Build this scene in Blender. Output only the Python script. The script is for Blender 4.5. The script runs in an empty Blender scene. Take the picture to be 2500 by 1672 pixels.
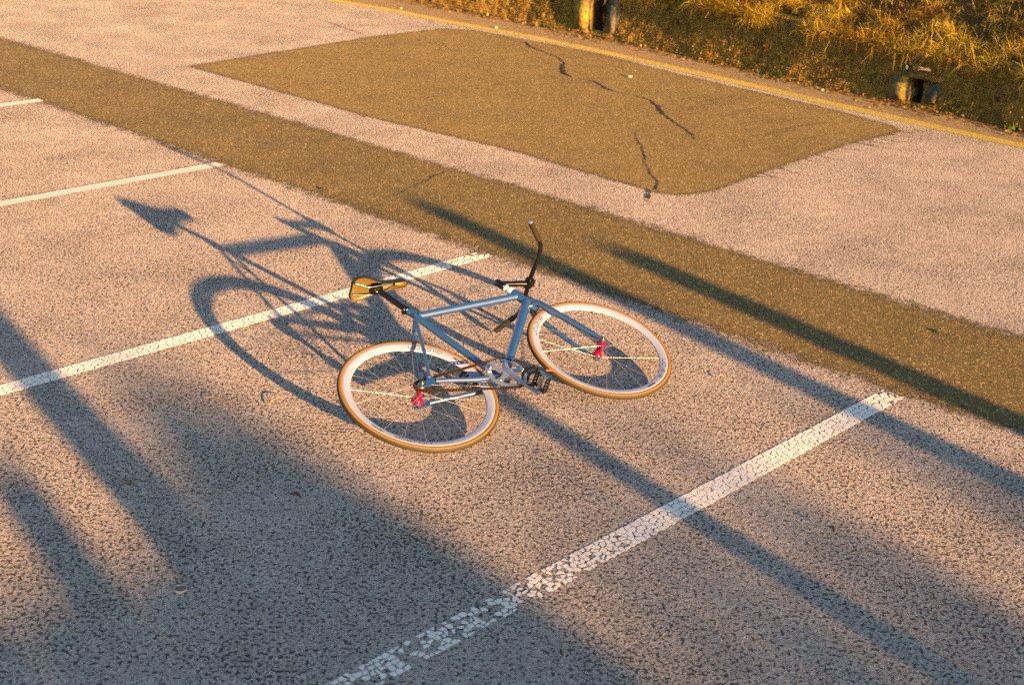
import bpy, bmesh, math, random
import numpy as np
from mathutils import Matrix, Vector, noise as mnoise
random.seed(7)
RNG = np.random.default_rng(11)
SC = bpy.context.scene
COL = SC.collection
A = np.array

# ------------------------------------------------------------------ camera
CAM_H, PITCH, ROLL, LENS = 2.3608, 0.3789, 0.0415, 47.22
fwd = Vector((0, math.cos(PITCH), -math.sin(PITCH)))
rgt = Vector((1, 0, 0))
upv = rgt.cross(fwd)
r2 = rgt * math.cos(ROLL) + upv * math.sin(ROLL)
u2 = upv * math.cos(ROLL) - rgt * math.sin(ROLL)
cam = bpy.data.cameras.new('camera')
cam.lens = LENS
cam.sensor_width = 36
cam.clip_end = 2000
cam.dof.use_dof = True
cam.dof.focus_distance = 5.9
cam.dof.aperture_fstop = 3.2
camo = bpy.data.objects.new('camera', cam)
COL.objects.link(camo)
mw = Matrix.Identity(4)
for i in range(3):
    mw[i][0], mw[i][1], mw[i][2] = r2[i], u2[i], -fwd[i]
mw[2][3] = CAM_H
camo.matrix_world = mw
SC.camera = camo

# ------------------------------------------------------------------ sky and sun
SUN_EL = 0.1356
SHADOW_AZ = 2.1962
SD = A([math.cos(SHADOW_AZ), math.sin(SHADOW_AZ), 0.0])     # the way shadows fall on the ground
NN = A([-SD[1], SD[0], 0.0])
world = bpy.data.worlds.new('World')
SC.world = world
world.use_nodes = True
nt = world.node_tree
nt.nodes.clear()
sky = nt.nodes.new('ShaderNodeTexSky')
sky.sky_type = 'NISHITA'
sky.sun_disc = False
sky.sun_elevation = SUN_EL
sky.dust_density = 0.8
sky.ozone_density = 1.8
sky.sun_rotation = math.atan2(-SD[0], -SD[1])
bg = nt.nodes.new('ShaderNodeBackground')
bg.inputs['Strength'].default_value = 0.068
wo = nt.nodes.new('ShaderNodeOutputWorld')
nt.links.new(sky.outputs[0], bg.inputs[0])
nt.links.new(bg.outputs[0], wo.inputs[0])
sl = bpy.data.lights.new('sun', 'SUN')
sl.energy = 5.0
sl.angle = math.radians(0.53)
sl.color = (1.0, 0.54, 0.215)
so = bpy.data.objects.new('sun', sl)
COL.objects.link(so)
ce = math.cos(SUN_EL)
so.rotation_euler = Vector((-SD[0] * ce, -SD[1] * ce, math.sin(SUN_EL))).to_track_quat('Z', 'Y').to_euler()
SC.view_settings.view_transform = 'Standard'
SC.view_settings.look = 'None'
SC.view_settings.exposure = 2.3
SC.view_settings.gamma = 1.0
SC.view_settings.use_curve_mapping = False
SC.cycles.use_denoising = False
SC.cycles.filter_width = 1.2
SC.cycles.max_bounces = 6
SC.cycles.transparent_max_bounces = 16

# ------------------------------------------------------------------ materials
class NT:
    """small wrapper for building node materials"""
    def __init__(s, name):
        s.m = bpy.data.materials.new(name)
        s.m.use_nodes = True
        s.t = s.m.node_tree
        s.t.nodes.clear()
        s.out = s.n('ShaderNodeOutputMaterial')
    def n(s, typ, **kw):
        nd = s.t.nodes.new(typ)
        for k, v in kw.items():
            setattr(nd, k, v)
        return nd
    def set(s, sock, v):
        if isinstance(v, bpy.types.NodeSocket):
            s.t.links.new(v, sock)
        else:
            if isinstance(v, (tuple, list)) and len(v) == 3 and sock.type == 'RGBA':
                v = (*v, 1)
            sock.default_value = v
    def pos(s):
        return s.n('ShaderNodeNewGeometry').outputs['Position']
    def obj(s):
        return s.n('ShaderNodeTexCoord').outputs['Object']
    def noise(s, vec, scale, detail=2, rough=.5, dist=0, out='Fac'):
        nd = s.n('ShaderNodeTexNoise')
        s.set(nd.inputs['Vector'], vec)
        nd.inputs['Scale'].default_value = scale
        nd.inputs['Detail'].default_value = detail
        nd.inputs['Roughness'].default_value = rough
        nd.inputs['Distortion'].default_value = dist
        return nd.outputs[out]
    def vor(s, vec, scale, feature='F1', out='Distance', rnd=1):
        nd = s.n('ShaderNodeTexVoronoi', feature=feature)
        s.set(nd.inputs['Vector'], vec)
        nd.inputs['Scale'].default_value = scale
        nd.inputs['Randomness'].default_value = rnd
        return nd.outputs[out]
    def math(s, op, a, b=0.0, c=0.0, clamp=False):
        nd = s.n('ShaderNodeMath', operation=op, use_clamp=clamp)
        s.set(nd.inputs[0], a); s.set(nd.inputs[1], b); s.set(nd.inputs[2], c)
        return nd.outputs[0]
    def ramp(s, v, a, b, lo=0.0, hi=1.0):
        nd = s.n('ShaderNodeMapRange', clamp=True, interpolation_type='SMOOTHSTEP')
        s.set(nd.inputs[0], v)
        nd.inputs[1].default_value = a; nd.inputs[2].default_value = b
        nd.inputs[3].default_value = lo; nd.inputs[4].default_value = hi
        return nd.outputs[0]
    def mix(s, f, a, b, mode='MIX'):
        nd = s.n('ShaderNodeMix', data_type='RGBA', blend_type=mode)
        s.set(nd.inputs[0], f); s.set(nd.inputs[6], a); s.set(nd.inputs[7], b)
        return nd.outputs[2]
    def bump(s, h, strength=1, dist=.01, normal=None):
        nd = s.n('ShaderNodeBump')
        s.set(nd.inputs['Height'], h)
        nd.inputs['Strength'].default_value = strength
        nd.inputs['Distance'].default_value = dist
        if normal: s.set(nd.inputs['Normal'], normal)
        return nd.outputs[0]
    def attr(s, name, out='Fac'):
        return s.n('ShaderNodeAttribute', attribute_name=name).outputs[out]
    def bsdf(s, color, rough=.5, metal=0, normal=None, spec=None, coat=0, drough=None, alpha=None, sheen=0, crough=.12, cior=1.5, ior=None):
        b = s.n('ShaderNodeBsdfPrincipled')
        s.set(b.inputs['Base Color'], color)
        s.set(b.inputs['Roughness'], rough)
        s.set(b.inputs['Metallic'], metal)
        if normal: s.set(b.inputs['Normal'], normal)
        if ior: b.inputs['IOR'].default_value = ior
        if spec is not None: b.inputs['Specular IOR Level'].default_value = spec
        if coat: b.inputs['Coat Weight'].default_value = coat; b.inputs['Coat Roughness'].default_value = crough; b.inputs['Coat IOR'].default_value = cior
        if drough is not None: b.inputs['Diffuse Roughness'].default_value = drough
        if sheen: b.inputs['Sheen Weight'].default_value = sheen
        if alpha is not None:
            s.set(b.inputs['Alpha'], alpha)
        s.t.links.new(b.outputs[0], s.out.inputs['Surface'])
        return s.m

def asphalt_nodes(t, light, dark, pit, pit_lo=.50, pit_hi=.60, bump=.006, coarse=1.0, patchy=.25, spark=None):
    """aggregate set in binder: stones of uneven tone, dark pits between them"""
    p = t.pos()
    w = t.n('ShaderNodeVectorMath', operation='MULTIPLY_ADD')
    t.set(w.inputs[0], t.noise(p, 60 * coarse, 2, out='Color'))
    w.inputs[1].default_value = (.02, .02, 0); t.set(w.inputs[2], p)
    q = w.outputs[0]
    cell = t.vor(q, 95 * coarse, out='Color')
    d = t.vor(q, 95 * coarse)
    grain = t.noise(p, 230 * coarse, 3, .65)
    fine = t.noise(p, 120 * coarse, 3, .65)
    pits = t.noise(p, 72 * coarse, 2, .5, 0)
    pits2 = t.noise(p, 150 * coarse, 2, .6, 0)
    mid = t.noise(p, 11, 6, .78)
    dens = t.noise(p, 1.7, 3, .6)
    sh = t.math('MULTIPLY', t.math('SUBTRACT', dens, .5), .16)
    pm1 = t.ramp(t.math('ADD', pits, sh), pit_lo + .06, pit_hi + .01)
    pm2 = t.ramp(t.math('ADD', pits2, sh), pit_lo + .085, pit_hi + .03)
    pm = t.math('MAXIMUM', pm1, t.math('MULTIPLY', pm2, .85))
    sep = t.n('ShaderNodeSeparateColor'); t.set(sep.inputs[0], cell)
    tone = t.math('ADD', t.math('MULTIPLY', sep.outputs[0], .5), t.math('MULTIPLY', fine, .75))
    base = t.mix(t.ramp(tone, .28, .95), dark, light)
    big = t.noise(p, .55, 4, .6)
    base = t.mix(t.ramp(big, .35, .7, 0, patchy), base, dark)
    base = t.mix(t.ramp(t.noise(p, 1.6, 5, .7), .48, .72, 0, patchy * 1.2), base, dark)
    base = t.mix(t.ramp(mid, .56, .40, 0, .55), base, dark)
    base = t.mix(t.ramp(mid, .60, .72, 0, .6), base, light)
    base = t.mix(t.ramp(grain, .52, .62, 0, .85), base, tuple(min(.8, x * 1.22) for x in light))
    base = t.mix(t.ramp(grain, .46, .36, 0, .8), base, pit)
    if spark:
        base = t.mix(t.ramp(sep.outputs[1], .88, .93, 0, .9), base, spark)
    col = t.mix(t.math('MULTIPLY', pm, .92), base, pit)
    h = t.math('SUBTRACT', t.math('ADD', t.math('MULTIPLY', fine, .9), t.math('MULTIPLY', d, -.5)), t.math('MULTIPLY', pm, 1.0))
    h = t.math('ADD', h, t.math('MULTIPLY', grain, .35))
    return col, t.bump(h, 1.0, bump)

ASPH = dict(light=(.55, .475, .42), dark=(.29, .245, .215), pit=(.030, .029, .028))
t = NT('old_pale_asphalt')
c, n = asphalt_nodes(t, **ASPH)
M_ASPHALT = t.bsdf(c, .9, normal=n, spec=.25, drough=.6)

def sheet_material(name, light, dark, pit, ragged=.05, fray=.02, **kw):
    """a patch laid on the ground; the vertex attribute edge (m inside the outline) with noise makes its ragged border"""
    t = NT(name)
    c, n = asphalt_nodes(t, light, dark, pit, **kw)
    p = t.pos()
    e = t.attr('edge')
    e2 = t.math('ADD', e, t.math('MULTIPLY', t.math('SUBTRACT', t.noise(p, 9, 5, .7), .5), ragged * 2))
    e3 = t.math('ADD', e2, t.math('MULTIPLY', t.math('SUBTRACT', t.noise(p, 120, 2, .6), .5), fray * 8))
    a = t.ramp(e3, -.004, .012)
    c = t.mix(t.ramp(e3, .055, .0, 0, .55), c, pit)
    return t.bsdf(c, .85, normal=n, spec=.3, alpha=a, drough=.5)

M_STRIP = sheet_material('dark_trench_asphalt', (.22, .155, .042), (.105, .076, .024), (.03, .028, .016),
                         ragged=.15, fray=.06, pit_lo=.53, pit_hi=.64, bump=.006, coarse=1.5, patchy=.3, spark=(.50, .38, .18))
M_PATCH = sheet_material('brown_patch_asphalt', (.23, .163, .046), (.125, .089, .028), (.035, .032, .018),
                         ragged=.05, fray=.03, pit_lo=.56, pit_hi=.66, bump=.005, coarse=1.6, patchy=.3, spark=(.50, .38, .18))
M_VERGE = sheet_material('dusty_verge_asphalt', (.31, .23, .12), (.17, .125, .065), (.05, .04, .025),
                         ragged=.12, fray=.03, pit_lo=.55, pit_hi=.66, bump=.005, coarse=1.0)

def paint_material(name, color, dirt, chips=(.62, .70), edge_chip=True):
    t = NT(name)
    p = t.pos()
    ns = t.noise(p, 14, 4, .65)
    c = t.mix(t.ramp(ns, .45, .75, 0, .55), color, dirt)
    gr = t.noise(p, 190, 2, .6)
    c = t.mix(t.ramp(gr, .55, .75, 0, .45), c, dirt)
    b = t.bump(gr, .6, .003)
    alpha = None
    if edge_chip:
        e = t.attr('edge')
        ch = t.math('ADD', t.noise(p, 85, 3, .6), t.math('MULTIPLY', t.math('SUBTRACT', t.noise(p, 1.4, 2), .5), .15))
        k = t.math('SUBTRACT', 1.0, t.ramp(ch, chips[0], chips[1]))
        e2 = t.math('ADD', e, t.math('MULTIPLY', t.math('SUBTRACT', t.noise(p, 110, 3, .65), .5), .05))
        alpha = t.math('MULTIPLY', k, t.ramp(e2, 0, .006))
    return t.bsdf(c, .75, normal=b, spec=.3, alpha=alpha, drough=.4)
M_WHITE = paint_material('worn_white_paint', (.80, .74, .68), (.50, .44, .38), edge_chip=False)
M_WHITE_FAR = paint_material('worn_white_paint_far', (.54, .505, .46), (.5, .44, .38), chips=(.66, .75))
M_YELLOW = paint_material('faded_yellow_paint', (.44, .345, .06), (.34, .26, .09), chips=(.44, .74))

t = NT('crack_dark')  # near-black colour for cracks laid flat on the surface
M_CRACK = t.bsdf(t.mix(t.noise(t.pos(), 60, 3), (.006, .006, .006), (.022, .019, .015)), .95)
t = NT('tar_smear')
M_TAR = t.bsdf(t.mix(t.noise(t.pos(), 90, 3), (.08, .06, .028), (.16, .118, .055)), .85)

def simple(name, color, rough=.5, metal=0, coat=0, var=.12, scale=40, bump=0, spec=None):
    t = NT(name)
    p = t.obj()
    f = t.noise(p, scale, 3, .6)
    dk = tuple(x * (1 - 2 * var) for x in color)
    c = t.mix(f, dk, color)
    r = t.math('ADD', rough - .08, t.math('MULTIPLY', t.noise(p, scale * .6, 3), .16))
    nb = t.bump(t.noise(p, scale * 6, 2), .25, bump) if bump else None
    return t.bsdf(c, r, metal, normal=nb, coat=coat, spec=spec)

# metallic blue frame paint with dust and scuffs
t = NT('metallic_blue_paint')
p = t.obj()
fl = t.noise(p, 900, 1)
c = t.mix(fl, (.001, .034, .125), (.002, .052, .19))
c = t.mix(t.ramp(t.noise(p, 14, 5, .65), .55, .75, 0, .10), c, (.14, .17, .20))
c = t.mix(t.ramp(t.noise(p, 160, 3, .6), .72, .77, 0, .5), c, (.30, .29, .27))
M_BLUE = t.bsdf(c, t.math('ADD', .33, t.math('MULTIPLY', t.noise(p, 30, 4), .12)), .0, spec=1.0, ior=1.75)
M_BLACK = simple('black_anodised_metal', (.003, .003, .003), .26, 0, coat=.2, spec=.5)
M_RUBBER = simple('black_rubber', (.028, .025, .022), .62, bump=.001)
M_GRIP = simple('brown_black_rubber_grip', (.024, .016, .007), .45, bump=.001)
M_SADDLE = simple('black_saddle_cover', (.012, .010, .008), .45)
M_SHELL = simple('brown_saddle_shell', (.11, .078, .013), .42, var=.2, scale=25)
M_TAN = simple('tan_gum_rubber', (.215, .115, .012), .62, var=.12, scale=30)
M_TREAD = simple('dark_tread_rubber', (.03, .024, .012), .7, bump=.001)
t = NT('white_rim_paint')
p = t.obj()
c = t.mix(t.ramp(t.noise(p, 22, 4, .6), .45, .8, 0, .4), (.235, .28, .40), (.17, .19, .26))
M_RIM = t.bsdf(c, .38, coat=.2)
M_SILVER = simple('brushed_silver_alloy', (.50, .53, .58), .36, .85)
M_CHROME = simple('polished_steel', (.72, .70, .66), .18, 1)
M_GOLD = simple('yellowed_steel_nut', (.62, .47, .18), .28, 1)
M_HUB = simple('magenta_anodised_alloy', (.52, .012, .075), .25, .75, coat=.3)
M_CHAIN = simple('bronze_oily_chain', (.11, .065, .025), .38, .8)
M_SPOKE = simple('steel_spoke', (.72, .62, .5), .3, .9)
M_WHITECUP = simple('white_headset_cup', (.62, .58, .60), .3, coat=.3)
M_INK = simple('dark_brown_ink', (.02, .010, .010), .5)
M_ORANGE = simple('orange_strap_tip', (.55, .12, .03), .5)
M_STRAP = simple('black_strap_webbing', (.004, .004, .004), .55, bump=.001)

# wall: rough mortar with moss and soil
t = NT('mossy_rubble_wall')
p = t.pos()
n1 = t.noise(p, 3.2, 5, .65)
n2 = t.noise(p, 26, 4, .7)
n3 = t.noise(p, 90, 3, .7)
c = t.mix(t.ramp(n2, .35, .68), (.24, .138, .026), (.48, .30, .075))
c = t.mix(t.ramp(n1, .50, .66, 0, .7), c, (.17, .10, .02))
c = t.mix(t.ramp(t.noise(p, 7, 4, .6), .60, .70, 0, .85), c, (.020, .022, .010))
c = t.mix(t.ramp(n3, .60, .74, 0, .7), c, (.50, .37, .17))
M_WALL = t.bsdf(c, .95, normal=t.bump(t.math('ADD', n2, t.math('MULTIPLY', n3, .6)), 1, .03), spec=.1, drough=.8)
t = NT('sunlit_stone')
p = t.pos()
c = t.mix(t.ramp(t.noise(p, 9, 4, .6), .4, .62), (.16, .12, .06), (.36, .26, .03))  # yellow puts the sunlight on the left jambs into the colour
c = t.mix(t.ramp(t.noise(p, 30, 3), .55, .7, 0, .7), c, (.09, .08, .06))
M_STONE = t.bsdf(c, .9, normal=t.bump(t.noise(p, 40, 4), .8, .02), spec=.15)
t = NT('grey_stone')
p = t.pos()
c = t.mix(t.ramp(t.noise(p, 12, 4, .6), .38, .62), (.05, .052, .045), (.13, .115, .08))  # darker grey puts the shade of the right jambs into the colour
c = t.mix(t.ramp(t.noise(p, 6, 3), .55, .68, 0, .8), c, (.30, .22, .07))
M_STONE2 = t.bsdf(c, .9, normal=t.bump(t.noise(p, 40, 4), .8, .02), spec=.15)
t = NT('soil')
M_SOIL = t.bsdf(t.mix(t.noise(t.pos(), 8, 4), (.045, .028, .009), (.12, .078, .022)), .95, normal=t.bump(t.noise(t.pos(), 25, 4), 1, .04), spec=.1)
def blade_material(name, rough=.6):
    t = NT(name)
    c = t.attr('tint', 'Color')
    b = t.n('ShaderNodeBsdfPrincipled')
    t.set(b.inputs['Base Color'], c)
    b.inputs['Roughness'].default_value = rough
    b.inputs['Specular IOR Level'].default_value = .2
    tr = t.n('ShaderNodeBsdfTranslucent'); t.set(tr.inputs[0], c)
    mx = t.n('ShaderNodeMixShader'); mx.inputs[0].default_value = .2
    t.t.links.new(b.outputs[0], mx.inputs[1]); t.t.links.new(tr.outputs[0], mx.inputs[2])
    t.t.links.new(mx.outputs[0], t.out.inputs[0])
    return t.m
M_BLADE = blade_material('plant_blades')
M_PEBBLE = simple('pale_pebble', (.62, .55, .42), .8, var=.2, scale=60)
M_RUST = simple('rusty_disc', (.24, .17, .12), .8, var=.35, scale=120, bump=.002)
M_WOOD = simple('weathered_post_wood', (.16, .12, .08), .85, var=.3, scale=20, bump=.003)
M_LEAFDRY = simple('dry_brown_leaf', (.22, .12, .05), .7, var=.3, scale=50)
M_NEEDLE = simple('yellow_pine_needle', (.50, .30, .07), .6)

# ------------------------------------------------------------------ mesh helpers
class MB:
    def __init__(s):
        s.v, s.f, s.sm = [], [], []
    def add(s, v, f, smooth=False):
        o = len(s.v)
        s.v += [tuple(map(float, x)) for x in v]
        s.f += [tuple(i + o for i in q) for q in f]
        s.sm += [smooth] * len(f)
    def frames(s, path):
        P = [Vector(p) for p in path]
        T = []
        for i in range(len(P)):
            d = P[min(i + 1, len(P) - 1)] - P[max(i - 1, 0)]
            T.append(d.normalized())
        a = Vector((0, 0, 1)) if abs(T[0].z) < .9 else Vector((1, 0, 0))
        N = (a - T[0] * a.dot(T[0])).normalized()
        out = []
        for i in range(len(P)):
            N = (N - T[i] * N.dot(T[i])).normalized()
            out.append((P[i], N, T[i].cross(N)))
        return out
    def tube(s, path, r, seg=16, caps=True, flat=1.0):
        fr = s.frames(path)
        r = r if isinstance(r, (list, tuple)) else [r] * len(fr)
        v, f = [], []
        for (p, n, b), rr in zip(fr, r):
            for k in range(seg):
                a = 2 * math.pi * k / seg
                v.append(p + n * (math.cos(a) * rr) + b * (math.sin(a) * rr * flat))
        for i in range(len(fr) - 1):
            for k in range(seg):
                k2 = (k + 1) % seg
                f.append((i * seg + k, i * seg + k2, (i + 1) * seg + k2, (i + 1) * seg + k))
        s.add(v, f, True)
        if caps:
            o = len(v)
            s.add(v[:seg], [tuple(range(seg))[::-1]])
            s.add(v[-seg:], [tuple(range(seg))])
    def lathe(s, prof, c, axis, seg=32, close=False):
        """prof: (radius, offset along axis)"""
        c, ax = Vector(c), Vector(axis).normalized()
        a = Vector((0, 0, 1)) if abs(ax.z) < .9 else Vector((1, 0, 0))
        n = (a - ax * a.dot(ax)).normalized(); b = ax.cross(n)
        v, f = [], []
        for r, h in prof:
            for k in range(seg):
                t_ = 2 * math.pi * k / seg
                v.append(c + ax * h + n * (r * math.cos(t_)) + b * (r * math.sin(t_)))
        m = len(prof)
        for i in range(m if close else m - 1):
            j = (i + 1) % m
            for k in range(seg):
                k2 = (k + 1) % seg
                f.append((i * seg + k, j * seg + k, j * seg + k2, i * seg + k2))
        s.add(v, f, True)
    def cyl(s, a, b, r, seg=16):
        s.tube([a, b], r, seg)
    def box(s, c, sx, sy, sz, M=None):
        v = [Vector((x * sx / 2, y * sy / 2, z * sz / 2)) for x in (-1, 1) for y in (-1, 1) for z in (-1, 1)]
        if M: v = [M @ x for x in v]
        c = Vector(c)
        s.add([x + c for x in v], [(0, 1, 3, 2), (4, 6, 7, 5), (0, 4, 5, 1), (2, 3, 7, 6), (0, 2, 6, 4), (1, 5, 7, 3)])
    def prism(s, pts, axis_from, axis_to):
        """extrude a closed outline from one offset vector to another"""
        k = len(pts)
        a, b = Vector(axis_from), Vector(axis_to)
        s.add([Vector(p) + a for p in pts] + [Vector(p) + b for p in pts],
              [tuple(range(k))[::-1], tuple(range(k, 2 * k))] + [(i, (i + 1) % k, k + (i + 1) % k, k + i) for i in range(k)])
    def mesh(s, name, mat):
        me = bpy.data.meshes.new(name)
        me.from_pydata(s.v, [], s.f)
        me.polygons.foreach_set('use_smooth', s.sm)
        if mat: me.materials.append(mat)
        me.update()
        return me
    def build(s, name, mat, parent=None):
        return link(name, s.mesh(name, mat), parent)

def link(name, me, parent=None):
    o = bpy.data.objects.new(name, me)
    COL.objects.link(o)
    if parent: o.parent = parent
    return o
def tag(o, label, cat, group=None):
    o['label'] = label; o['category'] = cat
    if group: o['group'] = group
    return o
def empty(name, loc=(0, 0, 0), parent=None):
    o = bpy.data.objects.new(name, None)
    COL.objects.link(o)
    o.location = loc
    o.empty_display_size = .1
    if parent: o.parent = parent
    return o
def structure(o):
    o['kind'] = 'structure'; return o
def stuff(o):
    o['kind'] = 'stuff'; return o
def np_mesh(name, V, F, mat, attrs=None, colors=None, smooth=False):
    """V (n,3), F (m,k) arrays; attrs: per-vertex floats; colors: per-vertex rgb"""
    me = bpy.data.meshes.new(name)
    n, m, k = len(V), len(F), F.shape[1]
    me.vertices.add(n); me.vertices.foreach_set('co', V.astype(np.float32).ravel())
    me.loops.add(m * k); me.loops.foreach_set('vertex_index', F.astype(np.int32).ravel())
    me.polygons.add(m)
    me.polygons.foreach_set('loop_start', np.arange(0, m * k, k, dtype=np.int32))
    me.polygons.foreach_set('loop_total', np.full(m, k, dtype=np.int32))
    me.update(calc_edges=True)
    if smooth: me.polygons.foreach_set('use_smooth', np.ones(m, bool))
    for an, av in (attrs or {}).items():
        a = me.attributes.new(an, 'FLOAT', 'POINT'); a.data.foreach_set('value', np.asarray(av, np.float32))
    if colors is not None:
        a = me.attributes.new('tint', 'FLOAT_COLOR', 'POINT')
        a.data.foreach_set('color', np.concatenate([colors, np.ones((n, 1))], 1).astype(np.float32).ravel())
    if mat: me.materials.append(mat)
    return me

PHI = 0.8221
U = A([math.cos(PHI), math.sin(PHI), 0.0]); V_ = A([-math.sin(PHI), math.cos(PHI), 0.0])
def uv(u, v, z=0.0):
    return U * u + V_ * v + A([0, 0, z])

def poly_sd(P, poly):
    """signed distance (inside positive) of points to a polygon"""
    P = np.asarray(P); poly = np.asarray(poly)
    d = np.full(len(P), 1e9); ins = np.zeros(len(P), bool)
    for i in range(len(poly)):
        a, b = poly[i], poly[(i + 1) % len(poly)]
        e = b - a; w = P - a
        tt = np.clip((w @ e) / (e @ e), 0, 1)
        d = np.minimum(d, np.linalg.norm(w - tt[:, None] * e, axis=1))
        c1 = (a[1] > P[:, 1]) != (b[1] > P[:, 1])
        with np.errstate(divide='ignore', invalid='ignore'):
            xx = (b[0] - a[0]) * (P[:, 1] - a[1]) / (b[1] - a[1]) + a[0]
        ins ^= c1 & (P[:, 0] < xx)
    return np.where(ins, d, -d)

def sheet(name, poly, mat, z, margin=.16, step=.05):
    """flat sheet over the outline poly (world x, y) with the edge attribute"""
    poly = np.asarray(poly, float)
    Q = np.stack([poly @ U[:2], poly @ V_[:2]], 1)
    lo, hi = Q.min(0) - margin, Q.max(0) + margin
    nu, nv = [int(math.ceil(x / step)) + 1 for x in (hi - lo)]
    gu, gv = np.meshgrid(np.linspace(lo[0], hi[0], nu), np.linspace(lo[1], hi[1], nv), indexing='ij')
    P = np.stack([gu.ravel(), gv.ravel()], 1)
    sd = poly_sd(P, Q)
    W = P[:, :1] * U[None, :] + P[:, 1:] * V_[None, :]
    W[:, 2] = z
    i = np.arange(nu * nv).reshape(nu, nv)
    F = np.stack([i[:-1, :-1].ravel(), i[1:, :-1].ravel(), i[1:, 1:].ravel(), i[:-1, 1:].ravel()], 1)
    keep = (sd[F] > -margin).any(1)
    F = F[keep]
    used = np.unique(F); re = np.full(len(W), -1); re[used] = np.arange(len(used))
    return link(name, np_mesh(name, W[used], re[F], mat, {'edge': sd[used]}))

# ------------------------------------------------------------------ ground
g = MB()
g.add([(-150, -80, 0), (150, -80, 0), (150, 260, 0), (-150, 260, 0)], [(0, 1, 2, 3)])
structure(g.build('car_park_ground', M_ASPHALT))
strip = [uv(5.23, v)[:2] for v in np.arange(-6, 26.1, 1)] + [uv(6.40 if v > 6 else 6.27 + .022 * max(v, 0), v)[:2] for v in np.arange(26, -6.1, -1)]
structure(sheet('trench_strip', strip, M_STRIP, .002))
patch = [(-3.12, 12.53), (-2.38, 13.6), (-1.65, 14.65), (-.95, 15.42), (-.6, 15.42), (.1, 14.82), (.79, 14.15), (1.59, 13.09), (2.3, 12.28), (2.78, 11.71), (3.11, 11.21), (3.15, 10.98), (2.6, 10.45), (2.05, 9.79), (1.65, 9.28), (1.37, 8.89), (1.18, 8.74), (1.05, 8.70), (.9, 8.76), (.41, 9.26), (-.06, 9.76), (-1.2, 10.67), (-2.28, 11.72)]
structure(sheet('asphalt_patch', patch, M_PATCH, .002))

WALL_BASE = [(-8.6, 24.6), (-6.6, 22.7), (-4.6, 20.75), (-2.6, 18.7), (-1.46, 17.6), (-.87, 17.02), (-.08, 16.25), (.72, 15.42), (1.34, 14.72), (1.97, 13.92), (2.37, 13.42), (2.7, 13.0), (3.36, 12.26), (3.79, 11.75), (4.19, 11.18), (5.0, 10.1), (6.2, 8.5), (7.6, 6.6)]
yel = [(-8.2, 23.2), (-6.2, 21.2), (-4.2, 19.1), (-2.52, 17.42), (-1.68, 16.72), (-1.1, 16.15), (-.45, 15.55), (.1, 15.07), (.79, 14.32), (1.62, 13.38), (2.35, 12.52), (2.98, 11.77), (3.56, 11.12), (4.04, 10.6), (5.0, 9.45), (6.3, 7.8)]
verge = yel + WALL_BASE[::-1]
structure(sheet('dusty_verge', verge, M_VERGE, .0015, margin=.2))

def ribbon_poly(pts, half):
    P = [Vector((*p, 0)) for p in pts]
    L, R = [], []
    for i in range(len(P)):
        d = (P[min(i + 1, len(P) - 1)] - P[max(i - 1, 0)]).normalized()
        n = Vector((-d.y, d.x, 0))
        h = half[i] if isinstance(half, (list, tuple)) else half
        L.append(tuple((P[i] + n * h)[:2])); R.append(tuple((P[i] - n * h)[:2]))
    return L + R[::-1]
yl = sheet('yellow_line', ribbon_poly(yel, .085), M_YELLOW, .0035, margin=.06, step=.04)
tag(yl, 'faded yellow painted line running along the foot of the mossy wall', 'painted line')

# ---- white bay lines
LINE_V = [10.224, 7.648, 5.073, 2.497]
LINE_END = [5.27, 5.21, 5.22, 5.20]
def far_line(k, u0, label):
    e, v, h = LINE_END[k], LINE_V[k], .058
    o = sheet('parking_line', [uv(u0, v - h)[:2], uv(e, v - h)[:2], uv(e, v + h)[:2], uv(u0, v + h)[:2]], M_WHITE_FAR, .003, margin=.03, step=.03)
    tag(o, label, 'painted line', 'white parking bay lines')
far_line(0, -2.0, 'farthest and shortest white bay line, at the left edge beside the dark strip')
far_line(1, -2.0, 'thin white bay line beyond the shadow of the saddle, second farthest')

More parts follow.
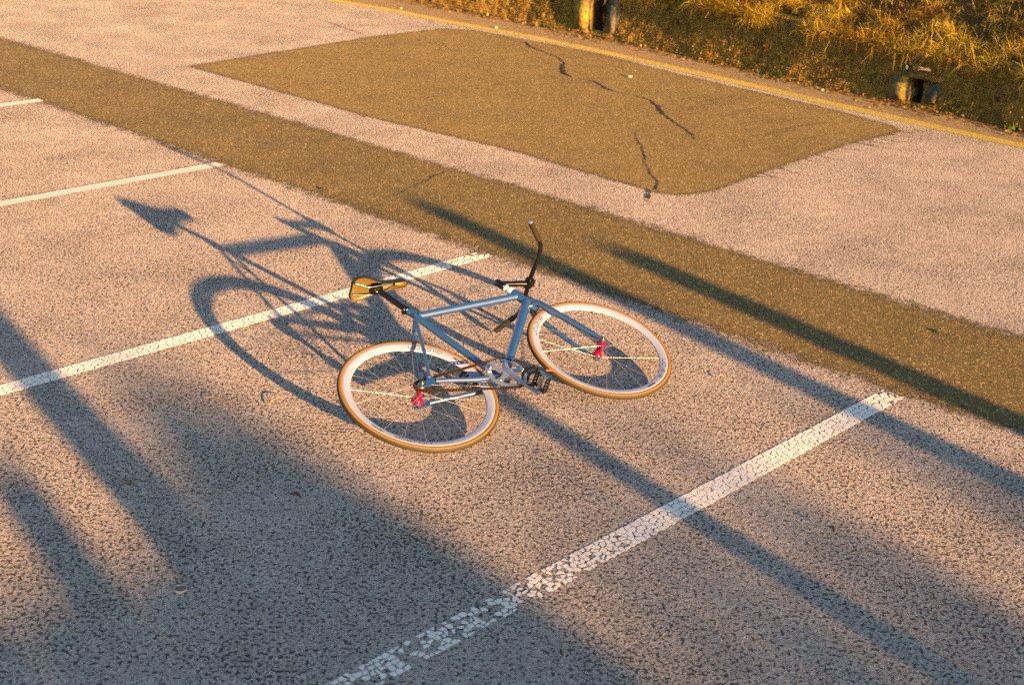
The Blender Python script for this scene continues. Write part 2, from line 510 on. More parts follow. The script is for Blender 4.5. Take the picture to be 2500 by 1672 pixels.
def clip_poly(poly, n, c):
    """keep the part of poly with n.x <= c"""
    out = []
    for i in range(len(poly)):
        a, b = poly[i], poly[(i + 1) % len(poly)]
        da, db = a @ n - c, b @ n - c
        if da <= 0: out.append(a)
        if (da < 0) != (db < 0) and abs(da - db) > 1e-12:
            out.append(a + (b - a) * (da / (da - db)))
    return out
def flakes(u0, u1, half, cell, gap, keep):
    """cracked paint: cells round jittered seeds, shrunk by half the crack width"""
    seeds = []
    u = u0
    while u < u1:
        c = cell(u)
        rows = max(2, int(round(2 * half / c)))
        for j in range(rows):
            seeds.append((u + RNG.uniform(-.45, .45) * c, -half + (j + .5) * 2 * half / rows + RNG.uniform(-.42, .42) * c))
        u += c * 1.1
    S = A(seeds); res = []
    for i, s_ in enumerate(S):
        ku, kg = keep(s_[0]), gap(s_[0])
        edge = abs(s_[1]) / half
        if RNG.random() > ku * (1 - max(0, edge - .5) * (1 - ku) * 1.2): continue
        d = np.linalg.norm(S - s_, axis=1)
        nb = np.argsort(d)[1:14]
        rr = half * .98
        poly = [A(p) for p in ((u0, -rr), (u1, -rr), (u1, rr), (u0, rr))]
        for j in nb:
            n = (S[j] - s_) / d[j]
            gp = kg * RNG.choice([.0, .35, 1.0, 1.7], p=[.30, .2, .32, .18]) * RNG.uniform(.7, 1.3)
            poly = clip_poly(poly, n, n @ s_ + d[j] / 2 - gp / 2)
            if len(poly) < 3: break
        if len(poly) < 3: continue
        if keep(s_[0]) < .9 or True:                       # rounded corners
            k_ = .28 if kg < .006 else .30
            cut = []
            for a in range(len(poly)):
                p, q = poly[a], poly[(a + 1) % len(poly)]
                cut += [p + (q - p) * k_ * .6, p + (q - p) * (1 - k_ * .6)] if np.linalg.norm(q - p) > .004 else [p]
            poly = cut
            poly = [A((p[0], p[1] + math.copysign(1, -p[1]) * abs(RNG.normal(0, .0035))) if abs(p[1]) > half * .93 else p) for p in poly]
        rough = []
        for a in range(len(poly)):
            p, q = poly[a], poly[(a + 1) % len(poly)]
            L = np.linalg.norm(q - p); m = max(1, int(L / .007))
            for b in range(m):
                w = p + (q - p) * b / m
                if b or L > .004:
                    inw = (s_ - w); inw = inw / (np.linalg.norm(inw) + 1e-9)
                    w = w + inw * RNG.uniform(0, .0022)
                rough.append(w)
        ar = .5 * abs(sum(rough[a][0] * rough[(a + 1) % len(rough)][1] - rough[(a + 1) % len(rough)][0] * rough[a][1] for a in range(len(rough))))
        if ar > 2.5e-5 and len(rough) > 3: res.append((ar, rough))
    return res
def sstep(x, a, b):
    t_ = min(1, max(0, (x - a) / (b - a))); return t_ * t_ * (3 - 2 * t_)
def flake_mb(poly, v0):
    mb = MB()
    k = len(poly); zt = .0012
    top = [uv(p[0], v0 + p[1], zt) for p in poly]; bot = [uv(p[0], v0 + p[1], .0005) for p in poly]
    mb.add(top + bot, [tuple(range(k))] + [(i, k + i, k + (i + 1) % k, (i + 1) % k) for i in range(k)])
    return mb
# nearest line: every flake an object of its own
F4 = flakes(1.2, LINE_END[3], .059, lambda u: .022 + .007 * sstep(u, 3.0, 3.6), lambda u: .0024 + .0034 * (1 - sstep(u, 2.7, 3.7)) + .003 * sstep(u, 4.9, 5.2),
            lambda u: .70 + .30 * sstep(u, 2.6, 3.5) - .35 * sstep(u, 5.0, 5.25))
F4.sort(key=lambda x: -x[0])
line4 = empty('parking_line', tuple(uv(3.2, LINE_V[3])))
tag(line4, 'nearest white bay line, cracked into flakes and worn away towards the bottom edge', 'painted line', 'white parking bay lines')
rest = MB()
off = line4.location
for i, (ar, pl) in enumerate(F4):
    mb = flake_mb(pl, LINE_V[3])
    mb.v = [tuple(A(v) - A(off)) for v in mb.v]
    if i < 290: mb.build('paint_flake', M_WHITE, line4)
    else: rest.add(mb.v, mb.f)
if rest.v: stuff(rest.build('paint_crumbs', M_WHITE, line4))
# second nearest line: flakes too fine to pick apart, joined
F3 = flakes(-.9, LINE_END[2], .055, lambda u: .031, lambda u: .0026 + .003 * sstep(u, 4.6, 5.2) + .004 * (1 - sstep(u, 1.4, 2.4)), lambda u: 1.0 - .12 * (1 - sstep(u, 1.4, 2.6)) - .4 * sstep(u, 4.9, 5.2))
m3 = MB()
for ar, pl in F3:
    q = flake_mb(pl, LINE_V[2]); m3.add(q.v, q.f)
tag(m3.build('parking_line', M_WHITE), 'cracked white bay line running behind the saddle and rear wheel of the bicycle', 'painted line', 'white parking bay lines')

# ---- cracks
def pixel_ground(px, py):
    """where the photograph's pixel meets the ground (used once, to measure the place)"""
    f = LENS / 36 * 2500
    d = fwd * f + r2 * (px - 1250) - u2 * (py - 836)
    k = -CAM_H / d.z
    return (d.x * k, d.y * k)
def crack(name, pts, width, z=.0042, jitter=.012, parent=None, mat=None):
    """a jagged tapering crack; width in metres per point"""
    P = [A(p) for p in pts]
    Q, Wd = [], []
    for i in range(len(P) - 1):
        L = np.linalg.norm(P[i + 1] - P[i]); m = max(2, int(L / .011))
        for k in range(m):
            t_ = k / m
            d = (P[i + 1] - P[i]) / max(L, 1e-6); nrm = A([-d[1], d[0]])
            Q.append(P[i] + (P[i + 1] - P[i]) * t_ + nrm * RNG.normal(0, jitter * .6))
            Wd.append(.72 * (width[i] * (1 - t_) + width[i + 1] * t_) * RNG.uniform(.15, 1.45) + .001)
    Q.append(P[-1]); Wd.append(.001)
    v, f = [], []
    for i in range(len(Q)):
        d = Q[min(i + 1, len(Q) - 1)] - Q[max(i - 1, 0)]; d = d / (np.linalg.norm(d) + 1e-9); nrm = A([-d[1], d[0]])
        a, b = Q[i] + nrm * Wd[i] * .5, Q[i] - nrm * Wd[i] * .5
        v += [(a[0], a[1], z), (b[0], b[1], z)]
    f = [(2 * i, 2 * i + 1, 2 * i + 3, 2 * i + 2) for i in range(len(Q) - 1)]
    mb = MB(); mb.add(v, f)
    return mb
def q2(l): return [pixel_ground(1250 + a * .5333, b * .5333) for a, b in l]
def q1(l): return [pixel_ground(a * .5333, b * .5333) for a, b in l]
def put_crack(name, mbs, mat=M_CRACK):
    m = MB()
    for q in mbs: m.add(q.v, q.f)
    return structure(m.build(name, mat))
put_crack('patch_crack', [
    crack('', q2([(60, 192), (80, 215), (130, 235), (215, 268), (236, 290), (228, 318), (240, 340), (275, 358), (330, 366), (378, 376), (432, 408), (480, 425), (560, 440), (630, 460), (668, 492), (690, 525), (740, 560), (800, 600), (830, 622), (836, 640)]),
          [.02, .06, .02, .02, .03, .09, .07, .01, .006, .04, .05, .012, .008, .03, .055, .045, .03, .025, .03, .01]),
    crack('', q2([(560, 608), (572, 640), (596, 672), (600, 700), (612, 722), (604, 742), (624, 770), (632, 798), (668, 832), (658, 872)]), [.006, .008, .01, .012, .02, .012, .01, .012, .012, .02], jitter=.006),
    crack('', q2([(626, 870), (626, 905), (618, 925)]), [.02, .035, .01], jitter=.006),
    crack('', q2([(560, 608), (580, 598), (602, 590)]), [.005, .004, .002], jitter=.006)])
put_crack('strip_crack', [
    crack('', q1([(2040, 786), (2016, 798), (1976, 812), (1962, 826)]), [.008, .01, .02, .01], jitter=.006),
    crack('', q1([(1962, 826), (1900, 850), (1840, 880), (1770, 905)]), [.006, .004, .003, .002], jitter=.008)])
put_crack('seam_crack', [
    crack('', q1([(1460, 92), (1530, 112), (1600, 138), (1660, 160)]), [.015, .02, .02, .008], jitter=.012),
    crack('', [pixel_ground(1047 + i * 6, 52 + i * 2.4) for i in range(3)], [.02, .02, .01]),
    crack('', [pixel_ground(x, y) for x, y in [(1168, 76), (1190, 82), (1215, 86), (1235, 93), (1262, 100)]], [.012, .018, .012, .02, .01]),
    crack('', [pixel_ground(x, y) for x, y in [(1165, 82), (1200, 90), (1240, 98), (1290, 108)]], [.01, .012, .012, .012])], M_TAR)
# rake marks left by the roller along the ragged right end of the patch
tm = []
for (x0, y0, x1, y1) in [(1560, 652, 1790, 692), (1600, 660, 1700, 668), (1640, 650, 1770, 664), (1690, 640, 1850, 656), (1400, 712, 1500, 734), (1310, 728, 1420, 742), (1230, 772, 1350, 806), (1180, 790, 1290, 800), (1150, 796, 1230, 818), (1100, 810, 1200, 816), (1500, 676, 1600, 690), (1460, 690, 1530, 702), (1700, 612, 1900, 640), (1740, 600, 1860, 612)]:
    tm.append(crack('', q2([(x0, y0), ((x0 + x1) / 2, (y0 + y1) / 2 + 2), (x1, y1)]), [.016, .014, .004], z=.003, jitter=.02))
for i in range(16):
    x0, y0 = 720 + i * 38, 470 + i * 10 + random.uniform(-30, 60)
    tm.append(crack('', q2([(x0, y0), (x0 + 90, y0 - 18), (x0 + 170 + random.uniform(0, 60), y0 - 34)]), [.003, .008, .003], z=.0032, jitter=.004))
put_crack('tar_streaks', tm, M_TAR)

# ------------------------------------------------------------------ retaining wall, bank and plants
def resample(pts, step):
    P = [A(p) for p in pts]; out = [P[0]]; 
    for i in range(len(P) - 1):
        L = np.linalg.norm(P[i + 1] - P[i]); m = max(1, int(round(L / step)))
        out += [P[i] + (P[i + 1] - P[i]) * k / m for k in range(1, m + 1)]
    return out
WB = resample(WALL_BASE, .03)
# smooth the line of the wall
WBa = A(WB)
for _ in range(30):
    WBa[1:-1] = (WBa[:-2] + WBa[2:] + 2 * WBa[1:-1]) / 4
TAN = np.gradient(WBa, axis=0); TAN /= np.linalg.norm(TAN, axis=1)[:, None]
OUT = np.stack([TAN[:, 1], -TAN[:, 0]], 1)          # towards the road
if (OUT[len(OUT) // 2] @ A([-1, -1])) < 0: OUT = -OUT
SL = np.concatenate([[0], np.cumsum(np.linalg.norm(np.diff(WBa, axis=0), axis=1))])
def wall_h(i):
    return .62 - .10 * sstep(WBa[i][0], 1.0, 4.0) + .25 * sstep(-WBa[i][0], -.5, 1.5)
def nearest_i(px, py):
    p = A(pixel_ground(px, py)); return int(np.argmin(np.linalg.norm(WBa - p, axis=1)))
hole1 = (nearest_i(1443, 88), nearest_i(1471, 93))
hole2 = (nearest_i(2230, 257), nearest_i(2262, 263))
HOLES = [(hole1, .06, .62), (hole2, .05, .34)]
wall = empty('retaining_wall', (0, 0, 0))
tag(wall, 'low rough retaining wall covered in brown moss below the grassy bank', 'wall')
NZ = 26
nS = len(WBa)
VV = np.zeros((nS, NZ + 1, 3))
for i in range(nS):
    h = wall_h(i)
    for j in range(NZ + 1):
        z = h * j / NZ
        p = Vector((WBa[i][0], WBa[i][1], z))
        d = .014 * mnoise.noise(p * 1.6) + .012 * mnoise.noise(p * 6 + Vector((5, 1, 2))) + .016 * mnoise.noise(p * 15) + .012 * mnoise.noise(p * 34) - .16 * z + .03 * (1 - j / NZ) ** 4
        if j == NZ: d -= .05
        VV[i, j] = (WBa[i][0] + OUT[i][0] * d, WBa[i][1] + OUT[i][1] * d, z - (.03 if j == 0 else 0))
top = VV[:, -1:, :].copy(); top[:, 0, :2] -= OUT * .45; top[:, 0, 2] += .03
VV = np.concatenate([VV, top], 1)
idx = np.arange(nS * (NZ + 2)).reshape(nS, NZ + 2)
Fw = []
for i in range(nS - 1):
    for j in range(NZ + 1):
        z = wall_h(i) * (j + .5) / NZ
        if j < NZ and any(a <= i < b and z0 < z < z1 for (a, b), z0, z1 in HOLES): continue
        Fw.append((idx[i, j], idx[i + 1, j], idx[i + 1, j + 1], idx[i, j + 1]))
link('rubble_face', np_mesh('rubble_face', VV.reshape(-1, 3), A(Fw), M_WALL, smooth=True), wall)

def rough_block(name, c, t_dir, o_dir, size, mat, parent, seed=0):
    """an uneven stone: a subdivided box pushed about by noise"""
    bm = bmesh.new()
    bmesh.ops.create_cube(bm, size=1)
    bmesh.ops.bevel(bm, geom=bm.edges[:], offset=.16, segments=2, affect='EDGES')
    bmesh.ops.subdivide_edges(bm, edges=bm.edges[:], cuts=1, use_grid_fill=True)
    for v in bm.verts:
        q = v.co * 2.2 + Vector((seed * 3.1, seed, 0))
        v.co += v.normal * (.16 * mnoise.noise(q) + .06 * mnoise.noise(q * 3))
    me = bpy.data.meshes.new(name)
    T = Vector((*t_dir, 0)); O = Vector((*o_dir, 0)); Z = Vector((0, 0, 1))
    for v in bm.verts:
        v.co = Vector(c) + T * (v.co.x * size[0]) + O * (v.co.y * size[1]) + Z * (v.co.z * size[2])
    bm.to_mesh(me); bm.free()
    me.polygons.foreach_set('use_smooth', [True] * len(me.polygons))
    me.materials.append(mat)
    return link(name, me, parent)
def hole(hh, z0, z1, left, right, lintel_h, mats, seed):
    a, b = hh
    # the dark shaft behind the opening
    m = MB()
    ins = .55
    pa, pb = WBa[a], WBa[b]
    oa, ob = OUT[a], OUT[b]
    zc = [(0.0), (z1 + .03)]
    pts = []
    for p, o_ in ((pa, oa), (pb, ob)):
        for dd in (.02, -ins):
            for z in zc: pts.append((p[0] + o_[0] * dd, p[1] + o_[1] * dd, z))
    m.add(pts, [(0, 1, 3, 2), (4, 6, 7, 5), (2, 3, 7, 6), (1, 5, 7, 3), (0, 2, 6, 4)])
    m.build('drain_shaft', M_SOIL, wall)
    t_ = TAN[a]; o_ = OUT[a]
    hgt = z1 - .0
    wl, wr = left, right
    c = pa - t_ * (wl / 2 + .005) - o_ * .05
    rough_block('stone', (c[0], c[1], hgt * .5), t_, o_, (wl, .22, hgt), mats[0], wall, seed)
    c = pb + t_ * (wr / 2 + .035) - o_ * .07
    rough_block('stone', (c[0], c[1], hgt * .48), t_, o_, (wr, .20, hgt * .95), mats[1], wall, seed + 1)
    c = (pa + pb) / 2 - o_ * .085 + t_ * .03
    wd = np.linalg.norm(pb - pa) + .26
    rough_block('lintel_stone', (c[0], c[1], hgt + lintel_h / 2), t_, o_, (wd, .2, lintel_h), mats[2], wall, seed + 2)
hole(hole1, .0, .46, .30, .17, .10, (M_STONE, M_STONE2, M_WALL), 1)
hole(hole2, .0, .24, .22, .13, .06, (M_STONE, M_STONE2, M_WALL), 5)

# earth bank above the wall
nb = 24
rows = []
ii = list(range(0, nS, 3))
for k in range(nb):
    row = []
    for i in ii:
        dd = .10 + .30 * k
        z = wall_h(i) - .03 + .62 * (dd - .1) - .012 * (dd - .1) ** 2 + .10 * mnoise.noise(Vector((WBa[i][0] * .9, WBa[i][1] * .9 + k, 0)))
        row.append((WBa[i][0] - OUT[i][0] * dd, WBa[i][1] - OUT[i][1] * dd, z if k else wall_h(i) - .06))
    rows.append(row)
BANK = A(rows)
ib = np.arange(nb * len(ii)).reshape(nb, len(ii))
Fb = np.stack([ib[:-1, :-1].ravel(), ib[:-1, 1:].ravel(), ib[1:, 1:].ravel(), ib[1:, :-1].ravel()], 1)
structure(link('earth_bank', np_mesh('earth_bank', BANK.reshape(-1, 3), Fb, M_SOIL, smooth=True)))

def blades(root, dirs, length, width, droop, colors, seg=3, mat=M_BLADE):
    """many curved grass blades at once; arrays of n"""
    n = len(root)
    side = np.cross(dirs, A([0, 0, 1.0])) + RNG.normal(0, .3, (n, 3)); side /= np.linalg.norm(side, axis=1)[:, None]
    pts = []
    for k in range(seg + 1):
        t_ = k / seg
        c = root + dirs * (length * t_)[:, None] + A([0, 0, -1.0]) * (droop * length * t_ * t_)[:, None]
        w = (width * (1 - t_) ** .7 * .5 + .0003)[:, None]
        pts += [c + side * w, c - side * w]
    P = np.stack(pts, 1)                                  # n, 2(seg+1), 3
    base = (np.arange(n) * 2 * (seg + 1))[:, None]
    F = np.concatenate([base + A([2 * k, 2 * k + 1, 2 * k + 3, 2 * k + 2]) for k in range(seg)], 0)
    C = np.repeat(colors[:, None, :], 2 * (seg + 1), 1)
    return P.reshape(-1, 3), F, C.reshape(-1, 3)
PAL = A([(.64, .47, .035), (.52, .33, .03), (.72, .56, .08), (.38, .20, .025), (.26, .25, .03), (.10, .16, .02), (.22, .12, .02)])
def scatter_grass():
    R, Dr, L, Wd, Dp, Cc = [], [], [], [], [], []
    i0, i1 = nearest_i(1250, 45), min(nS - 4, nearest_i(2500, 327) + 50)
    for tn in range(7200):                               # tufts
        i = random.randint(i0, i1)
        k = random.random() ** 1.4 * 4.2 - .08 if tn > 1500 else random.uniform(-.06, .28)
        dd = .03 + k
        bi = min(len(ii) - 1, i // 3); kk = min(nb - 1, max(0, (dd - .1) / .3)); k0 = int(kk); k1 = min(nb - 1, k0 + 1); fr = kk - k0
        base = BANK[k0, bi] * (1 - fr) + BANK[k1, bi] * fr
        hn = mnoise.noise(Vector((base[0] * 2.6, base[1] * 2.6, 7)))
        hum = max(0, hn) * .34
        base = base + A([0, 0, hum * (dd > .2)])
        edge = dd < .22
        zone = mnoise.noise(Vector((base[0] * .9, base[1] * .9, 3)))
        if edge and mnoise.noise(Vector((base[0] * 1.3, base[1] * 1.3, 11))) < -.25: continue
        if zone > .30: ci = RNG.choice([5, 4, 5, 1])
        elif zone < -.28: ci = RNG.choice([1, 3, 0, 6])
        else: ci = RNG.choice([0, 1, 2, 3, 4], p=[.36, .24, .26, .09, .05])
        if hn < -.28 and random.random() < .75 and not edge: continue
        m = random.randint(26, 48)
        lean = OUT[i] * RNG.uniform(-.1, 1.0) + TAN[i] * RNG.normal(0, .7)
        ln = RNG.uniform(.04, .14) * (1.3 if edge else 1)
        R.append(base + RNG.normal(0, 1, (m, 3)) * A([.06, .06, .012]))
        dv = np.stack([lean[0] + RNG.normal(0, .55, m), lean[1] + RNG.normal(0, .55, m), RNG.uniform(-.05, .9, m)], 1)
        Dr.append(dv / np.linalg.norm(dv, axis=1)[:, None]); L.append(ln * RNG.uniform(.5, 1.4, m)); Wd.append(RNG.uniform(.002, .0048, m))
        Dp.append(RNG.uniform(-.1, .9, m)); Cc.append(PAL[ci] * RNG.uniform(.22, 1.2, (m, 1)))
    cat = np.concatenate
    P, F, C = blades(cat(R), cat(Dr), cat(L), cat(Wd), cat(Dp), cat(Cc))
    o = link('dry_grass', np_mesh('dry_grass', P, F, M_BLADE, colors=C))
    tag(o, 'tangled golden dry grass hanging over the top of the wall', 'grass'); stuff(o)
scatter_grass()

def crumbs():
    """moss, soil crumbs and tiny leaves clinging to the face of the wall"""
    P, F, C = [], [], []
    pal = A([(.30, .18, .03), (.34, .22, .05), (.21, .125, .02), (.05, .042, .010), (.42, .30, .10), (.29, .175, .025), (.10, .095, .014)])
    i0, i1 = nearest_i(900, 0) - 10, min(nS - 2, nearest_i(2500, 327) + 40)
    n = 60000
    for _ in range(n):
        i = random.randint(i0, i1); j = random.random()
        h = wall_h(i)
        z = h * j
        if any(a - 1 <= i < b + 1 and z0 - .02 < z < z1 + .02 for (a, b), z0, z1 in HOLES): continue
        q = VV[i, int(j * NZ)]
        zn = mnoise.noise(Vector((q[0] * 1.7, q[1] * 1.7, z * 3)))
        if zn < -.3 and random.random() < .4: continue
        s = random.uniform(.004, .012)
        c = q + A([OUT[i][0], OUT[i][1], 0]) * random.uniform(.0, .014)
        a1 = RNG.normal(0, 1, 3); a1 /= np.linalg.norm(a1); b1 = np.cross(a1, RNG.normal(0, 1, 3)); b1 /= np.linalg.norm(b1)
        o = len(P)
        P += [c + a1 * s, c + b1 * s * .7, c - a1 * s, c - b1 * s * .7]
        F.append((o, o + 1, o + 2, o + 3))
        dark = .5 if zn > .15 else 1.0
        C += [pal[random.choice([0, 0, 1, 2, 5, 4, 5] if zn < .2 else [2, 3, 3, 6, 0, 5])] * random.uniform(.7, 1.25)] * 4
    o = link('wall_moss', np_mesh('wall_moss', A(P), A(F), M_BLADE, colors=A(C)), wall)
    stuff(o)
crumbs()
def litter():
    P, F, C = [], [], []
    pal = A([(.30, .17, .05), (.20, .10, .03), (.38, .26, .09), (.12, .07, .025), (.05, .06, .02)])
    i0, i1 = nearest_i(900, 0) - 10, min(nS - 2, nearest_i(2500, 327) + 30)
    for _ in range(3600):
        i = random.randint(i0, i1)
        near = min(abs(i - hole1[0]), abs(i - hole2[0]))
        dd = abs(random.gauss(0, .10)) + .01 if near > 14 else abs(random.gauss(0, .16))
        if near > 14 and random.random() < .45: continue
        s = random.uniform(.006, .022)
        c = A([WBa[i][0] + OUT[i][0] * (dd + .03), WBa[i][1] + OUT[i][1] * (dd + .03), .004 + random.random() ** 3 * .03])
        a1 = RNG.normal(0, 1, 3); a1[2] *= .35; a1 /= np.linalg.norm(a1); b1 = np.cross(a1, RNG.normal(0, .3, 3) + A([0, 0, 1])); b1 /= np.linalg.norm(b1)
        o = len(P)
        P += [c + a1 * s, c + b1 * s * .6, c - a1 * s, c - b1 * s * .6]
        F.append((o, o + 1, o + 2, o + 3))
        C += [pal[random.choice([0, 0, 1, 1, 2, 3, 4])] * random.uniform(.7, 1.3)] * 4
    o = link('leaf_litter', np_mesh('leaf_litter', A(P), A(F), M_BLADE, colors=A(C)))
    tag(o, 'brown leaf litter and crumbs along the foot of the wall', 'leaf litter'); stuff(o)
litter()

def weed(px, py, label, n=34, size=.05, spread=.05, z=0.0, back=0.0):
    x, y = pixel_ground(px, py)
    i = int(np.argmin(np.linalg.norm(WBa - A([x, y]), axis=1)))
    c = A([WBa[i][0] + OUT[i][0] * (.05 - back), WBa[i][1] + OUT[i][1] * (.05 - back), z])
    P, F, C = [], [], []
    for _ in range(n):
        a = RNG.uniform(0, 2 * math.pi); el = RNG.uniform(.2, 1.3)
        d = A([math.cos(a) * math.cos(el), math.sin(a) * math.cos(el), math.sin(el)])
        s_ = np.cross(d, A([0, 0, 1.0])); s_ /= np.linalg.norm(s_) + 1e-9
        r = c + A([RNG.normal(0, spread), RNG.normal(0, spread * .5), 0]); r[2] = z
        L = size * RNG.uniform(.5, 1.3); w = L * .28
        o = len(P)
        P += [r, r + d * L * .5 + s_ * w, r + d * L, r + d * L * .5 - s_ * w]
        F.append((o, o + 1, o + 2, o + 3))
        C += [A([.07, .13, .02]) * RNG.uniform(.6, 1.5)] * 4
    o = link('weed', np_mesh('weed', A(P) - c, A(F), M_BLADE, colors=A(C)))
    o.location = c
    tag(o, label, 'weed', 'green weeds at the wall')
weed(1372, 67, 'green weed at the foot of the wall just left of the taller drain hole')
weed(1204, 38, 'small green weed at the foot of the wall near its far end', 24, .035)
weed(2488, 320, 'green weed at the foot of the wall at the right edge', 26, .05)
weed(1925, 192, 'low green weed creeping along the wall foot between the two drain holes', 40, .03, .12)
weed(2235, 259, 'bright green tuft growing on the lintel above the square drain hole', 22, .035, .025, z=.33, back=.0)

# a dry shrub with bare stems at the right end of the bank
sx, sy = pixel_ground(2480, 325)
isx = int(np.argmin(np.linalg.norm(WBa - A([sx, sy]), axis=1)))
bs = BANK[3, min(len(ii) - 1, isx // 3)]
shrub = empty('dry_shrub', tuple(bs))
tag(shrub, 'dry shrub with bare pale stems at the right end of the bank', 'shrub')
for k in range(7):
    a = RNG.normal(0, .4); d = Vector((OUT[isx][0] * RNG.uniform(-.3, .8) + TAN[isx][0] * a, OUT[isx][1] * RNG.uniform(-.3, .8) + TAN[isx][1] * a, 1)).normalized()
    pth = [Vector((RNG.normal(0, .08), RNG.normal(0, .08), -.03))]
    for q in range(6): pth.append(pth[-1] + (d + Vector((RNG.normal(0, .25), RNG.normal(0, .25), RNG.normal(0, .1)))) * .13)
    mb = MB(); mb.tube(pth, [.011 - .0014 * q for q in range(7)], 6)
    mb.build('stem', M_LEAFDRY, shrub)
nR = 900
rt = RNG.normal(0, .16, (nR, 3)) * A([1, 1, .4]) + A([0, 0, .1])
dv = RNG.normal(0, .5, (nR, 3)) + A([OUT[isx][0] * .9, OUT[isx][1] * .9, .4]); dv /= np.linalg.norm(dv, axis=1)[:, None]
P, F, C = blades(rt, dv, RNG.uniform(.2, .5, nR), RNG.uniform(.003, .007, nR), RNG.uniform(.5, 1.2, nR), PAL[RNG.choice([0, 1, 2, 6], nR)] * RNG.uniform(.7, 1.2, (nR, 1)))
stuff(link('leaf_blades', np_mesh('leaf_blades', P, F, M_BLADE, colors=C), shrub))

# ------------------------------------------------------------------ the bicycle
BM = A([[0.786, -0.206, -0.584], [0.619, 0.252, 0.744], [-0.006, -0.946, 0.326]])
BO = A([-0.369, 4.990, 0.1285])
bike = empty('bicycle')
mm = Matrix.Identity(4)
qx = Vector(BM[:, 0]).normalized(); qz = Vector(BM[:, 2]); qz = (qz - qx * qz.dot(qx)).normalized(); qy = qz.cross(qx)
for i in range(3): mm[i][0], mm[i][1], mm[i][2], mm[i][3] = qx[i], qy[i], qz[i], BO[i]
bike.matrix_world = mm
tag(bike, 'blue fixed gear bicycle with tan tyres and white rims lying on its side', 'bicycle')
BB = (.405, 0, -.047)
FA = (.970, 0, 0)
def sx_line(z): return .811 + (.493 - z) * .290      # steering axis
fr = MB()
fr.tube([(.405, 0, -.047), (.262, 0, .480), (.252, 0, .514)], .0152, 20)                    # seat tube
fr.tube([(.276, 0, .456), (.822, 0, .447)], .0172, 20)                                   # top tube
fr.tube([(.398, 0, -.040), (.62, 0, .178), (.835, 0, .393)], [.0185, .0208, .0208], 24)     # down tube
fr.tube([(sx_line(.478), 0, .478), (sx_line(.378), 0, .378)], .0195, 24)                # head tube
fr.tube([(BB[0], -.036, BB[2]), (BB[0], .036, BB[2])], .0215, 24)                       # bottom bracket shell
for s in (-1, 1):
    fr.tube([(.383, s * .026, -.044), (.33, s * .034, -.040), (.25, s * .040, -.032), (.14, s * .052, -.014), (.062, s * .060, -.004)], [.0125, .0125, .0118, .0095, .0088], 14)
    fr.tube([(.257, s * .013, .445), (.225, s * .026, .395), (.13, s * .048, .185), (.050, s * .060, .022)], [.0075, .008, .0075, .007], 12)
    fr.prism([(.075, 0, .004), (.050, 0, .030), (.036, 0, .024), (.030, 0, .010), (-.018, 0, .007), (-.020, 0, -.002), (.012, 0, -.004), (.012, 0, -.012), (-.016, 0, -.013), (-.012, 0, -.020), (.045, 0, -.018), (.076, 0, -.010)], (0, s * .0575, 0), (0, s * .0635, 0))
fr.tube([(.216, -.030, .374), (.216, .030, .374)], .006, 10)                             # seat stay bridge
fr.tube([(.325, -.034, -.040), (.325, .034, -.040)], .006, 10)
frame = fr.build('frame', M_BLUE, bike)
for s in (-1, 1):
    b = MB(); b.lathe([(0, .0045), (.005, .004), (.0068, 0), (.0068, -.006)], (.254, s * .0185, .444), (0, s, 0), 14); b.build('seat_stay_bolt', M_CHROME, frame)
# fork
fk = MB()
fk.tube([(sx_line(.372), 0, .372), (sx_line(.335), 0, .335)], [.019, .0175], 20)
for s in (-1, 1):
    fk.tube([(sx_line(.360) - .001, s * .008, .360), (sx_line(.352), s * .026, .354), (sx_line(.335), s * .036, .335), (sx_line(.25), s * .044, .25), (sx_line(.14) + .001, s * .049, .14), (sx_line(.07) + .006, s * .052, .07), (.966, s * .054, .014), (.970, s * .054, -.006)], [.013, .014, .0138, .0125, .0105, .0088, .0078, .0075], 16)
    fk.prism([(.958, 0, .02), (.980, 0, .016), (.984, 0, -.006), (.975, 0, -.016), (.964, 0, -.016), (.956, 0, -.006)], (0, s * .0515, 0), (0, s * .0560, 0))
fork = fk.build('fork', M_BLUE, bike)
ax = (-.2785, 0, .9604)
hs = MB(); hs.lathe([(.012, .046), (.0168, .046), (.0175, .040), (.0165, .034), (.0145, .031), (.0150, .027), (.0195, .020), (.0205, .010), (.0195, .0), (.010, 0)], (sx_line(.478), 0, .478), ax, 28)
hs.build('upper_headset', M_WHITECUP, bike)
hs = MB(); hs.lathe([(.010, .012), (.0205, .012), (.0215, .004), (.0205, -.002), (.0175, -.006), (.0195, -.010), (.0200, -.018), (.017, -.021), (.01, -.021)], (sx_line(.376), 0, .376), ax, 28)
hs.build('lower_headset', M_CHROME, bike)
# stem and handlebar
CL = Vector((.939, 0, .519))
st = MB()
st.lathe([(.0, .105), (.010, .104), (.0175, .098), (.0178, .052), (.0165, .046), (.0, .046)], (sx_line(.478), 0, .478), ax, 24)
stc = Vector((sx_line(.478), 0, .478)) + Vector(ax) * .076
st.tube([stc, stc.lerp(CL, .35), CL - Vector((.018, 0, 0))], [.0150, .0138, .0150], 18)
st.tube([CL + Vector((0, -.021, 0)), CL + Vector((0, .021, 0))], .0205, 24)
st.box(CL + Vector((.021, 0, 0)), .012, .036, .026)
stem = st.build('stem', M_BLACK, bike)
for dy in (-.011, .011):
    for dz in (-.009, .009):
        b = MB(); b.lathe([(0, .003), (.0028, .003), (.0032, 0)], CL + Vector((.0275, dy, dz)), (1, 0, 0), 10); b.build('clamp_bolt', M_GOLD, stem)
def bez(p0, p1, p2, n=6):
    p0, p1, p2 = map(Vector, (p0, p1, p2))
    return [(p0 * (1 - t_) ** 2 + p1 * (2 * t_ * (1 - t_)) + p2 * t_ ** 2) for t_ in [k / n for k in range(n + 1)]]
